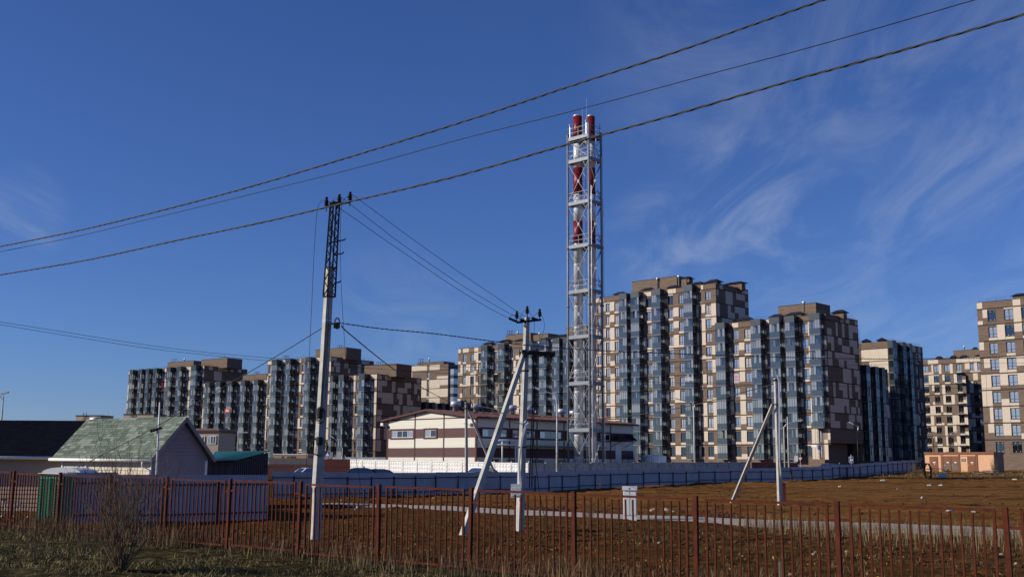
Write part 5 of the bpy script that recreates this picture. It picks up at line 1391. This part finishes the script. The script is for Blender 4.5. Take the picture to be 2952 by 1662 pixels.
# ------------------------------------------------------------------ cars behind the fence
def car(px, Y, rz, m, label, yt, L=4.3, h=1.47):
    x = atY(px, 1350, Y).x; g = atY(px, yt, Y).z - h
    t = thing('parked_car', label, 'car', (x, Y, g), rz, 'parked cars')
    w = 1.72
    prof = [(-L / 2, .35), (-L / 2 + .05, .75), (-L / 2 + .35, .88), (-L * .28, .95), (-L * .13, h - .06), (-.05 * L, h), (L * .16, h - .01), (L * .27, h - .12), (L * .40, .98), (L / 2 - .05, .88), (L / 2, .6), (L / 2 - .02, .35)]
    b = MB(); n = len(prof); k = len(prof)
    def sec(s_, inset, z): return s_ * (w / 2 - (max(0, z - .9) * .32) - inset)
    ring = lambda s_: [(x_, sec(s_, 0, z_), z_) for x_, z_ in prof]
    Lf, Rf = ring(-1), ring(1)
    for i in range(k - 1): b.face([Lf[i], Lf[i + 1], Rf[i + 1], Rf[i]])
    b.face([Lf[-1], Lf[0], Rf[0], Rf[-1]]); b.face(list(reversed(Lf))); b.face(Rf)
    b.build('body', m, t)
    g_ = MB()
    for s_ in (-1, 1):
        q = [(-L * .25, .98), (-L * .125, h - .12), (-.04 * L, h - .08), (L * .15, h - .09), (L * .25, h - .16), (L * .34, 1.0)]
        pts = [(x_, sec(s_, -.012, z_), z_) for x_, z_ in q]; mid = (0.02 * L)
        g_.face(pts if s_ > 0 else list(reversed(pts)))
    g_.build('side_glass', 'carglass', t)
    b = MB(); b.face([(-L * .275, -.6, .975), (-L * .275, .6, .975), (-L * .14, .52, h - .07), (-L * .14, -.52, h - .07)]); b.build('rear_glass' if 0 else 'windscreen', 'carglass', t, False, (-.02, 0, .02))
    b = MB(); b.face([(L * .285, .52, h - .13), (L * .285, -.52, h - .13), (L * .395, -.6, 1.0), (L * .395, .6, 1.0)]); b.build('rear_window', 'carglass', t, False, (.02, 0, .02))
    for x_ in (-L * .31, L * .30):
        for s_ in (-1, 1):
            wq = put(None, 'wheel', t, (x_, s_ * (w / 2 - .1), .32)); b = MB(); b.tube([(0, -.1, 0), (0, .1, 0)], .32, 18); b.build('tyre', 'rubber', wq); b = MB(); b.tube([(0, -.108, 0), (0, .108, 0)], .19, 14); b.build('rim', 'galv', wq)
car(887, 112, math.radians(40), 'carwhite', 'white parked car peeking over the blue fence left of the lattice pole', 1347)
car(1033, 104, math.radians(15), 'cardark', 'dark blue grey parked car with big rear glass behind the blue fence', 1347)
car(1085, 108, math.radians(15), 'cargrey', 'grey parked car just right of the dark car behind the blue fence', 1350)
car(2268, 166, math.radians(8), 'carwhite', 'white parked car beneath the flats right of the pole in the field', 1330)
car(2388, 170, math.radians(30), 'cargrey', 'grey parked car in the shade near the archway of the stepped block', 1334)
car(1385, 112, math.radians(-40), 'cardark', 'dark parked car by the white concrete fence behind the strutted pole', 1345)
# red and brown yard fences and trailer beyond the blue fence
p = atY(775, 1350, 112); zz = lambda y, Y: 2.5 + (1336 - y) * Y / F
o = MB().box(0, atY(906, 1350, 135).x - atY(775, 1350, 135).x, 0, .15, 0, zz(1320, 135)).build('garage_wall', 'slab'); o.location = (atY(775, 1350, 135).x, 135, 0); tag(o, 'plain grey wall with pale coping behind the dark palisade', 'wall')
o = MB().box(0, atY(1008, 1350, 133).x - atY(932, 1350, 133).x, 0, .15, 0, zz(1322, 133)).build('board_gate', 'redbrown'); o.location = (atY(932, 1350, 133).x, 133, 0); tag(o, 'dark red board gate between lattice pole and white fence', 'gate')
pf = thing('palisade_fence', 'dark brown palisade fence behind the parked cars', 'fence', (atY(772, 1350, 124).x, 124, .3))
n = 92; Lp = atY(1010, 1350, 124).x - atY(772, 1350, 124).x; hp_ = zz(1337, 124) - .3
pal = MB().box(0, .07, 0, .03, 0, hp_).mesh('picket', 'redbrown')
for i in range(n): put(pal, 'picket', pf, (Lp * i / n, 0, random.uniform(-.04, .04)))
for z in (.4, hp_ - .35): cube('rail', 'redbrown', pf, 0, Lp, .03, .07, z, z + .08)
tr = thing('trailer', 'tan box trailer with white roof edge and dark chevron marks behind the shed', 'trailer', (atY(789, 1320, 145).x, 145, .6), math.radians(-6))
tl = atY(889, 1320, 145).x - atY(789, 1320, 145).x; th_ = zz(1311, 145) - .6
MB().box(0, tl, 0, 2.4, .5, th_).build('box_body', 'tan', tr); MB().box(-.05, tl + .05, -.05, 2.45, th_, zz(1308, 145) - .6).build('roof', 'white', tr)
b = MB()
for x0 in (.5, 1.2): b.face([(x0, -.012, .8), (x0 + .25, -.012, .8), (x0 + .9, -.012, th_ - .15), (x0 + .65, -.012, th_ - .15)])
b.face([(1.9, -.012, .8), (2.2, -.012, th_ - .15), (3.0, -.012, th_ - .15), (3.0, -.012, .8)]); b.build('livery_mark', 'redbrown', tr)
for x in (1.2, tl - 1.2): MB().tube([(x, .05, .0), (x, .35, .0)], .45, 16).build('wheel', 'rubber', tr)
lw = MB().box(0, atY(1112, 1320, 150).x - atY(957, 1320, 150).x, 0, .3, 0, zz(1316, 150) - .8).build('low_wall', 'concw'); lw.location = (atY(957, 1320, 150).x, 150, .8); tag(lw, 'low white terrace wall below the balconies left of the boiler house', 'wall')
# ------------------------------------------------------------------ peach substation
sp0 = atY(2668, 1350, 168); sg = 2.5 + (1348 - 1358) * 168 / F
SS = thing('substation', 'peach transformer substation with brown doors and flat brown roof in the field', 'substation', (sp0.x, sp0.y, sg), math.atan2(A.y, A.x))
def su(px): return (onpl(px, 1340, sp0, VA) - sp0).dot(A)
SWd = su(2866); sh = 2.9
q0 = sp0 + A * SWd
SDp = (onpl(2894, 1340, q0, A) - q0).dot(VA)
MB().box(0, SWd, 0, SDp, -.5, sh - .35).build('wall', 'peach', SS)
MB().box(-.08, SWd + .08, -.12, SDp + .08, sh - .35, sh).build('roof_fascia', 'brownpaint', SS)
MB().box(SWd, SWd + .03, 0, SDp, -.3, sh - .35).build('side_sheet', 'brownpaint', SS)  # thin brown sheet over the right side wall
cs = lambda v: su(2600 + v / 7.318)
for a, c in ((830, 880), (1205, 1232), (1565, 1606)): cube('pilaster', 'brownpaint', SS, cs(a), cs(c), -.08, 0, -.3, sh - .352)
for a, c in ((590, 765), (886, 1042), (1050, 1203), (1388, 1560)):
    x0, x1 = cs(a), cs(c)
    d_ = put(None, 'door', SS, (x0, 0, 0)); b = MB(); b.box(0, x1 - x0, -.06, 0, -.1, 2.25); b.box(.06, x1 - x0 - .06, -.072, -.06, -.02, 2.15); b.build('leaf', 'brownpaint', d_)
    cube('warning_plate', 'white', d_, (x1 - x0) * .42, (x1 - x0) * .72, -.085, -.073, 1.3, 1.45); b = MB(); b.face([((x1 - x0) * .5, -.08, 1.05), ((x1 - x0) * .68, -.08, 1.05), ((x1 - x0) * .59, -.08, 1.22)]); b.build('warning_triangle', 'yellowp', d_)
    cube('handle', 'galv', d_, .1, .16, -.12, -.073, .9, 1.05)
for x0, x1 in ((cs(895), cs(1035)), (cs(1060), cs(1198))): cube('louvre', 'brown', SS, x0, x1, -.085, -.074, .1, 1.4)
for a, c in ((855, 1200), (1245, 1565)): cube('lintel_strip', 'peach', SS, cs(a), cs(c), -.1, 0, 2.32, 2.42)
pl = cube('name_plate', 'bluedark', SS, cs(1262), cs(1354), -.03, 0, 1.55, 1.92)
tx = bpy.data.curves.new('sign_text', 'FONT'); tx.body = 'ТП-2231'; tx.size = .30; tx.extrude = .002; tx.align_x = 'CENTER'; tx.align_y = 'CENTER'
to = bpy.data.objects.new('tmp_text', tx); COL.objects.link(to); dg = bpy.context.evaluated_depsgraph_get(); tm = bpy.data.meshes.new_from_object(to.evaluated_get(dg)); bpy.data.objects.remove(to)
tm.materials.clear(); tm.materials.append(M['white'])
o = put(tm, 'sign_lettering', SS, ((cs(1262) + cs(1354)) / 2, -.036, 1.735)); o.rotation_euler = (math.pi / 2, 0, 0); wtx = max(v.co.x for v in tm.vertices) - min(v.co.x for v in tm.vertices); k_ = (cs(1354) - cs(1262)) * .9 / wtx; o.scale = (k_, 1.0, 1)
# phone number stuck on one balcony of the tallest block
tx = bpy.data.curves.new('banner_text', 'FONT'); tx.body = '532825'; tx.size = 1.0; tx.extrude = .004; tx.align_x = 'CENTER'; tx.align_y = 'CENTER'
to = bpy.data.objects.new('tmp_text', tx); COL.objects.link(to); dg = bpy.context.evaluated_depsgraph_get(); tm = bpy.data.meshes.new_from_object(to.evaluated_get(dg)); bpy.data.objects.remove(to)
tm.materials.clear(); tm.materials.append(M['white']); a, z = T.pt(1987, 1092, -1.64); o = put(tm, 'sticker_lettering', T.root, (a, -1.64, z)); o.rotation_euler = (math.pi / 2, 0, 0)
wtx = max(v.co.x for v in tm.vertices) - min(v.co.x for v in tm.vertices); k_ = 2.1 / wtx; o.scale = (k_, 1.0, 1)
# white meter cabinet by the concrete road
cb0 = G(1797, 1497); cb1 = G(1834, 1497)
YC = cb0.y
CB = thing('meter_cabinet', 'white two door electricity cabinet standing at the edge of the concrete road', 'cabinet', (cb0.x, YC, cb0.z - .03), math.radians(-8))
cwid = (1834 - 1797) * YC / F; chg = (1497 - 1402) * YC / F
MB().box(0, cwid, 0, .5, 0, chg - .02).build('body', 'white', CB)
for i in range(2): d_ = cube('door', 'white', CB, .03 + i * cwid / 2, cwid / 2 - .02 + i * cwid / 2, -.025, 0, .25, chg - .25)
MB().box(-.04, cwid + .04, -.07, .55, chg - .18, chg).build('lid', 'white', CB); cube('label_plate', 'slab', CB, cwid * .42, cwid * .55, -.075, -.071, chg - .14, chg - .06)
# ------------------------------------------------------------------ person
def person(px, py, Y):
    x = atY(px, py, Y).x; zt = atY(px, py, Y).z; h = 1.7; g = zt - h
    sk = {'pel': (0, 0, .95, .15, .11), 'waist': (0, 0, 1.1, .13, .1), 'chest': (0, 0, 1.32, .17, .12), 'neck': (0, 0, 1.46, .055, .055), 'head': (0, -.01, 1.56, .085, .1), 'crown': (0, 0, 1.64, .075, .085),
          'kl': (-.1, 0, .5, .075, .075), 'al': (-.11, .02, .09, .05, .05), 'tl': (-.11, -.12, .04, .04, .035), 'kr': (.1, -.02, .5, .075, .075), 'ar': (.12, .04, .09, .05, .05), 'tr': (.13, -.1, .04, .04, .035),
          'sl': (-.2, 0, 1.38, .06, .06), 'el': (-.26, .02, 1.12, .045, .045), 'hl': (-.27, -.04, .86, .035, .03), 'sr': (.2, 0, 1.38, .06, .06), 'er': (.26, .02, 1.12, .045, .045), 'hr': (.27, -.04, .86, .035, .03)}
    nm = list(sk); ix = {n: i for i, n in enumerate(nm)}
    ed_ = [('pel', 'waist'), ('waist', 'chest'), ('chest', 'neck'), ('neck', 'head'), ('head', 'crown'), ('pel', 'kl'), ('kl', 'al'), ('al', 'tl'), ('pel', 'kr'), ('kr', 'ar'), ('ar', 'tr'), ('chest', 'sl'), ('sl', 'el'), ('el', 'hl'), ('chest', 'sr'), ('sr', 'er'), ('er', 'hr')]
    m = bpy.data.meshes.new('person'); m.from_pydata([sk[n][:3] for n in nm], [(ix[a], ix[c]) for a, c in ed_], []); o = put(m, 'person', None, (x, Y, g))
    md = o.modifiers.new('skin', 'SKIN'); o.modifiers.new('sub', 'SUBSURF').levels = 1
    for n, v in zip(nm, m.skin_vertices[0].data): v.radius = sk[n][3:]; v.use_root = n == 'pel'
    dg = bpy.context.evaluated_depsgraph_get(); dg.update(); nm_ = bpy.data.meshes.new_from_object(o.evaluated_get(dg)); o.modifiers.clear(); o.data = nm_
    nm_.materials.clear(); nm_.materials.append(M['cloth']); nm_.materials.append(M['skin'])
    for f in nm_.polygons: f.material_index = 1 if f.center.z > 1.47 or f.center.z < .9 and abs(f.center.x) > .22 else 0; f.use_smooth = True
    tag(o, 'person in dark clothes standing behind the blue fence near the zone sign', 'person')
    MB().lathe([(.04, 1.50), (.095, 1.56), (.1, 1.62), (.08, 1.68), (.03, 1.71)], (0, .025, 0), 12).build('hair', 'cloth', o, True)
person(2420, 1331, 160)
# ------------------------------------------------------------------ stones, debris, plants
def rock(p, s, m='stone', seed=0, flat_=.7):
    rnd = random.Random(seed); bmh = bmesh.new(); bmesh.ops.create_icosphere(bmh, subdivisions=2, radius=1)
    for v in bmh.verts:
        k = 1 + .35 * noise.noise(v.co * 1.4 + Vector((seed, 0, 0))); v.co = Vector((v.co.x * s * k, v.co.y * s * k, v.co.z * s * k * flat_))
    m_ = bpy.data.meshes.new('boulder'); bmh.to_mesh(m_); bmh.free(); m_.materials.append(M[m]); return m_
def boulder(px, py, wpx, label, grp, i):
    p = G(px, py); s = wpx / 2 * p.y / F; o = put(rock(p, s, 'stone', i * 3 + 1), 'boulder', None, (p.x, p.y, p.z + s * .3)); o.rotation_euler = (0, 0, i * 1.3); tag(o, label, 'stone', grp)
for i, (a, c, w, l) in enumerate(((1878, 1478, 22, 'pale boulder with flat top right of the white cabinet beside the concrete road'), (1887, 1472, 16, 'smaller pale stone touching the boulder beside the concrete road'), (1921, 1476, 24, 'angular pale boulder in the middle of the roadside stones'), (1940, 1478, 16, 'low brown stone at the right end of the roadside stones'))): boulder(a, c, w, l, None, i)
for i, (a, c, w) in enumerate(((982, 1446, 14), (1024, 1470, 12), (1034, 1463, 16), (1250, 1439, 12), (1128, 1471, 10), (966, 1462, 10), (1098, 1466, 11), (1412, 1482, 10), (1290, 1452, 9))): boulder(a, c, w, 'small stone lying on the earth heaps along the concrete road', 'stones along the earth heaps', 20 + i)
for i, (a, c, w) in enumerate(((2345, 1600, 16), (2440, 1590, 10), (2232, 1608, 12), (1595, 1585, 10), (2350, 1592, 9), (2888, 1600, 14), (2930, 1625, 12), (2520, 1565, 9), (1900, 1565, 10), (2880, 1655, 12), (2140, 1604, 9), (2280, 1657, 14))): boulder(a, c, w, 'small pale stone lying in the rough ground behind the picket fence', 'stones in the rough ground', 40 + i)
for i, (a, c, w) in enumerate(((2678, 1400, 14), (2712, 1400, 12), (2545, 1386, 12), (2740, 1477, 16), (2806, 1478, 20), (2300, 1386, 8), (2925, 1383, 22), (2592, 1412, 8), (2660, 1437, 10), (2420, 1404, 8))):
    p = G(a, c); s = w / 3.4 * p.y / F; o = MB().hexa([(-s, -.25, 0), (s * .8, -.3, 0), (s, .3, 0), (-s * .9, .25, 0), (-s * .9, -.2, .1), (s * .7, -.2, .16), (s * .8, .25, .1), (-s * .8, .2, .08)]).build('rubble_slab', 'conc', None, False, (p.x, p.y, p.z + .06)); o.rotation_euler = (0, 0, i * .7); tag(o, 'flat pale concrete fragment lying on the ochre field', 'rubble', 'concrete fragments on the field')
p = G(2252, 1700); zt_ = atY(2250, 1620, p.y).z; o = MB().hexa([(-.03, -.015, -.1), (.03, -.015, -.1), (.03, .015, -.1), (-.03, .015, -.1), (-.028, -.012, zt_ - p.z), (.02, -.012, zt_ - p.z + .02), (.02, .012, zt_ - p.z + .02), (-.028, .012, zt_ - p.z)]).build('wooden_stake', 'wood', None, False, (p.x, p.y, p.z)); tag(o, 'pale wooden stake standing in the rough ground behind the picket fence', 'stake')
# plank heaps by the substation
for q, (px, py, lab) in enumerate(((2850, 1376, 'loose heap of weathered planks on the mound right of the substation doors'), (2690, 1360, 'few weathered planks lying at the foot of the first substation door'))):
    p = G(px, py); t = thing('plank_heap', lab, 'planks', (p.x, p.y, p.z + .25)); rnd = random.Random(q + 3)
    for k in range(11 if q == 0 else 5):
        a = rnd.uniform(-.5, .5); L = rnd.uniform(1.6, 3.4); c = Vector((rnd.uniform(-1.4, 1.4), rnd.uniform(-.8, .8), .1 + .06 * k)); d = Vector((math.cos(a), math.sin(a), rnd.uniform(-.12, .12))) * L / 2
        MB().bar(c - d, c + d, .16, .05).build('plank', 'wood', t)
p = G(2678, 1378); b = MB(); rnd = random.Random(9)
for k in range(7): b.tube([(p.x + .9 * math.cos(t * .45 + k) * rnd.uniform(.6, 1) * .6, p.y + .1 * k, p.z + .9 + 1.0 * math.sin(t * .45 + k)) for t in range(14)], .035, 5)
tag(b.build('cable_scrap', 'rubber'), 'tangled black scrap cable hoop standing left of the substation', 'scrap')
p = G(2715, 1378); t = thing('radiator_scrap', 'row of white radiator ribs lying on the mound below the substation', 'scrap', (p.x, p.y, p.z))
for k in range(9): cube('rib', 'whiteplastic', t, k * .13 - .4, k * .13 - .33, 0, .25, .1 + .015 * k, .55 + .02 * k)
p = G(2462, 1377)
t = thing('handcart', 'pink framed metal trestle standing before the far blue fence', 'trestle', (p.x, p.y, p.z))
b = MB(); b.bar((-.8, 0, 1.35), (.9, 0, 1.4), .1, .1); b.bar((-.8, .5, 1.35), (.9, .5, 1.4), .08); b.build('top_bar', 'pink', t)
for x in (-.75, .85):
    for y in (0, .5): MB().bar((x, y, -.1), (x, y, 1.35), .06).build('leg', 'bluedark', t)
b = MB(); b.bar((-1.5, -.2, .12), (1.4, .1, .2), .3, .12); b.build('foot_beam', 'black', t)
# bare bush in front of the fence
def bush(px, py, name, label, n, H0, spread, seed, group=None, thick=.010, kids=9):
    p = G(px, py); t = thing(name, label, 'bush', (p.x, p.y, p.z - .03), 0, group); rnd = random.Random(seed)
    for i in range(n):
        a = rnd.uniform(0, 2 * math.pi); lean = rnd.uniform(.05, 1) ** .8 * spread; L = H0 * rnd.uniform(.6, 1.0) * (1 - .35 * lean / max(spread, .01))
        d = Vector((math.cos(a) * math.sin(lean), math.sin(a) * math.sin(lean), math.cos(lean)))
        b = MB(); pts = []; q = Vector((rnd.uniform(-.08, .08), rnd.uniform(-.08, .08), 0)); seg = 9
        for k in range(seg + 1):
            pts.append(q.copy()); d = (d + Vector((rnd.uniform(-.07, .07), rnd.uniform(-.07, .07), .035))).normalized(); q = q + d * L / seg
        b.tube(pts, [thick * (1 - .8 * k / seg) * rnd.uniform(.95, 1.05) for k in range(seg + 1)], 5)
        for k in range(kids):
            j = rnd.randint(3, seg); base = pts[j]; dd = (pts[j] - pts[j - 1]).normalized(); e = Vector((rnd.uniform(-1, 1), rnd.uniform(-1, 1), rnd.uniform(-.1, .5))).normalized()
            l2 = L * rnd.uniform(.10, .26); w = dd * .8 + e * .75; w.normalize(); s2 = [base]
            for m_ in range(4): w = (w + Vector((rnd.uniform(-.12, .12), rnd.uniform(-.12, .12), .16))).normalized(); s2.append(s2[-1] + w * l2 / 4)
            b.tube(s2, [thick * .42 * (1 - .7 * m_ / 4) for m_ in range(5)], 4)
            if rnd.random() < .6:
                w2 = (w + Vector((rnd.uniform(-1, 1), rnd.uniform(-1, 1), .4))).normalized(); b.tube([s2[2], s2[2] + w2 * l2 * .3, s2[2] + w2 * l2 * .5 + Vector((0, 0, .04))], [thick * .28, thick * .22, thick * .1], 4)
        b.build('stem', 'bark', t)
bush(345, 1645, 'bare_bush', 'large bare twiggy bush growing in the grass before the picket fence', 78, 3.1, .72, 2, None, .0098, 7)
bush(240, 1592, 'bare_bush', 'low dense brown bush left of the large bare bush', 34, .62, .9, 3, None, .006, 7)
bush(110, 1612, 'bare_bush', 'small scraggly dark bush near the bottom corner of the verge', 26, .6, .9, 4, None, .006, 7)
bush(1698, 1512, 'bare_bush', 'reddish dry weed clump behind the picket fence left of the white cabinet', 40, 1.25, .6, 5, None, .007, 6)
bush(2865, 1364, 'bare_bush', 'grey bare shrub at the right corner of the substation', 30, 2.6, .6, 6, None, .02, 6)
bush(2640, 1375, 'bare_bush', 'grey weedy thicket left of the substation before the far blue fence', 60, 2.1, 1.0, 7, None, .02, 5)
bush(1990, 1390, 'bare_bush', 'thin bare shrub against the blue fence below the tallest block', 12, 2.6, .5, 8, None, .014, 6)
bush(1730, 1412, 'bare_bush', 'thin dry weeds against the blue fence below the chimney mast', 10, 1.6, .5, 9, None, .012, 5)
# grasses: uncountable
def blades(n, place, hmin, hmax, w, lean, mats, wts, name, seed, bend=True, zo=-.02):
    rnd = random.Random(seed); b = MB()
    for _ in range(n):
        r = place(rnd)
        if r is None: continue
        x, y, sc = r; z = terrain(x, y) + zo; h = rnd.uniform(hmin, hmax) * sc; a = rnd.uniform(0, 6.283); l = rnd.uniform(0, lean) * h; a2 = rnd.uniform(0, 6.283)
        ww = w * rnd.uniform(.6, 1.3); dx, dy = math.cos(a) * ww, math.sin(a) * ww; ex, ey = math.cos(a2) * l, math.sin(a2) * l
        b.use(rnd.choices(range(len(mats)), wts)[0])
        b.face([(x - dx, y - dy, z), (x + dx, y + dy, z), (x + dx * .7 + ex * .4, y + dy * .7 + ey * .4, z + h * .6), (x - dx * .7 + ex * .4, y - dy * .7 + ey * .4, z + h * .6)])
        b.face([(x - dx * .7 + ex * .4, y - dy * .7 + ey * .4, z + h * .6), (x + dx * .7 + ex * .4, y + dy * .7 + ey * .4, z + h * .6), (x + ex, y + ey, z + h)])
    o = b.build(name, mats); o['kind'] = 'stuff'; return o
def along(dmin, dmax, kmin=-3, kmax=13, pw=1.0):
    def f(rnd):
        k = rnd.uniform(kmin, kmax) * 2.5; d = dmin + (dmax - dmin) * rnd.random() ** pw; p = FA + FD * k + FN * d
        if d < -.2 and d < -(10.5 * 2.5 - k) * .62: return None
        cl = noise.noise(Vector((p.x * .55, p.y * .55, 3)))
        if rnd.random() > .45 + cl: return None
        return p.x, p.y, .7 + .8 * max(0, cl + .3)
    return f
tag(blades(125000, along(-14, -.1, -4, 9), .03, .13, .0075, 1.6, ['grass', 'straw', 'weed'], (.34, .48, .18), 'verge_grass', 1), 'short green and straw coloured grass on the verge before the picket fence', 'grass')
tag(blades(26000, along(-1.0, .9, -3, 13.5), .15, .62, .005, .5, ['straw', 'weed', 'bark'], (.3, .45, .25), 'dry_weeds', 2), 'dry brown weeds tangled along the foot of the picket fence', 'weeds')
tag(blades(30000, along(.6, 24, -3, 14), .05, .2, .007, .8, ['weed', 'straw', 'grass'], (.6, .2, .2), 'rough_grass', 3), 'sparse weeds and moss on the rough ground behind the picket fence', 'weeds')
def stalks(rnd):
    i = rnd.randint(8, 12); p = ROADN[i].lerp(ROADN[i + 1], rnd.random()); d = abs(rnd.gauss(0, 3.2)); y = p.y - .4 - d
    return p.x + rnd.uniform(-1, 1), y, 1
tag(blades(5200, stalks, .25, .8, .006, .35, ['straw', 'weed'], (.6, .4), 'tall_straw', 4), 'tall pale dry stalks along the near edge of the concrete road', 'grass')
def moundg(rnd):
    x, y = rnd.gauss(66, 13), rnd.gauss(152, 7)
    if not (42 < x < 100 and 136 < y < 166) or noise.noise(Vector((x * .12, y * .2, 1))) < -.12: return None
    return x, y, .7 + .6 * rnd.random()
mg = blades(9000, moundg, .12, .42, .03, .8, ['straw', 'weed', 'grass'], (.3, .5, .2), 'mound_grass', 6, True, .0); tag(mg, 'olive and straw coloured dry grass on the mound below the substation', 'grass')
rnd = random.Random(8); b = MB()
for _ in range(420):
    k = rnd.uniform(0, 14) * 2.5; d = rnd.uniform(2, 15); p = FA + FD * k + FN * d
    if noise.noise(Vector((p.x * .4, p.y * .4, 9))) < .12: continue
    z = terrain(p.x, p.y) + rnd.uniform(.08, .16); s = .011
    b.lathe([(.003, -.02), (s, -.004), (s * 1.1, .006), (s * .4, .014)], (p.x, p.y, z), 6)
o = b.build('yellow_flowers', 'yellow'); o['kind'] = 'stuff'; tag(o, 'scattered small yellow spring flowers on the rough ground', 'flowers')
# earth clods scattered over the disturbed soil
rnd = random.Random(12); b = MB()
ico = bmesh.new(); bmesh.ops.create_icosphere(ico, subdivisions=1, radius=1); iv = [v.co.copy() for v in ico.verts]; iff = [[v.index for v in f.verts] for f in ico.faces]; ico.free()
def clod(x, y, s):
    n0 = len(b.v); z = terrain(x, y); sx_, sy_, sz_ = s * rnd.uniform(.7, 1.4), s * rnd.uniform(.7, 1.4), s * rnd.uniform(.45, .9)
    for v in iv: k = rnd.uniform(.75, 1.2); b.v.append((x + v.x * sx_ * k, y + v.y * sy_ * k, z + v.z * sz_ * k + s * .2))
    for f in iff: b.f.append(tuple(n0 + i for i in f)); b.m.append(b.mi)
for _ in range(15000):
    r_ = rnd.random()
    if r_ < .6:
        p = FA + FD * rnd.uniform(-1, 14) * 2.5 + FN * rnd.uniform(1, 22); x, y, s = p.x, p.y, .015 + .06 * rnd.random() ** 2.5
    elif r_ < .8:
        i = rnd.randint(0, 7); p = ROADF[i].lerp(ROADF[i + 1], rnd.random()); x, y, s = p.x + rnd.uniform(-.5, .5), p.y + rnd.uniform(.3, 7), rnd.uniform(.04, .16)
    else:
        if rnd.random() < .6: continue
        y = rnd.uniform(50, 140); x = rnd.uniform(.05, .5) * y; s = rnd.uniform(.03, .11)
    if side_of(ROADF, x, y) < .2 and side_of(ROADN, x, y) > -.2 and y < 110: continue
    clod(x, y, s)
o = b.build('soil_clods', 'soil'); o['kind'] = 'stuff'; tag(o, 'loose earth clods scattered over the disturbed brown soil', 'clods')
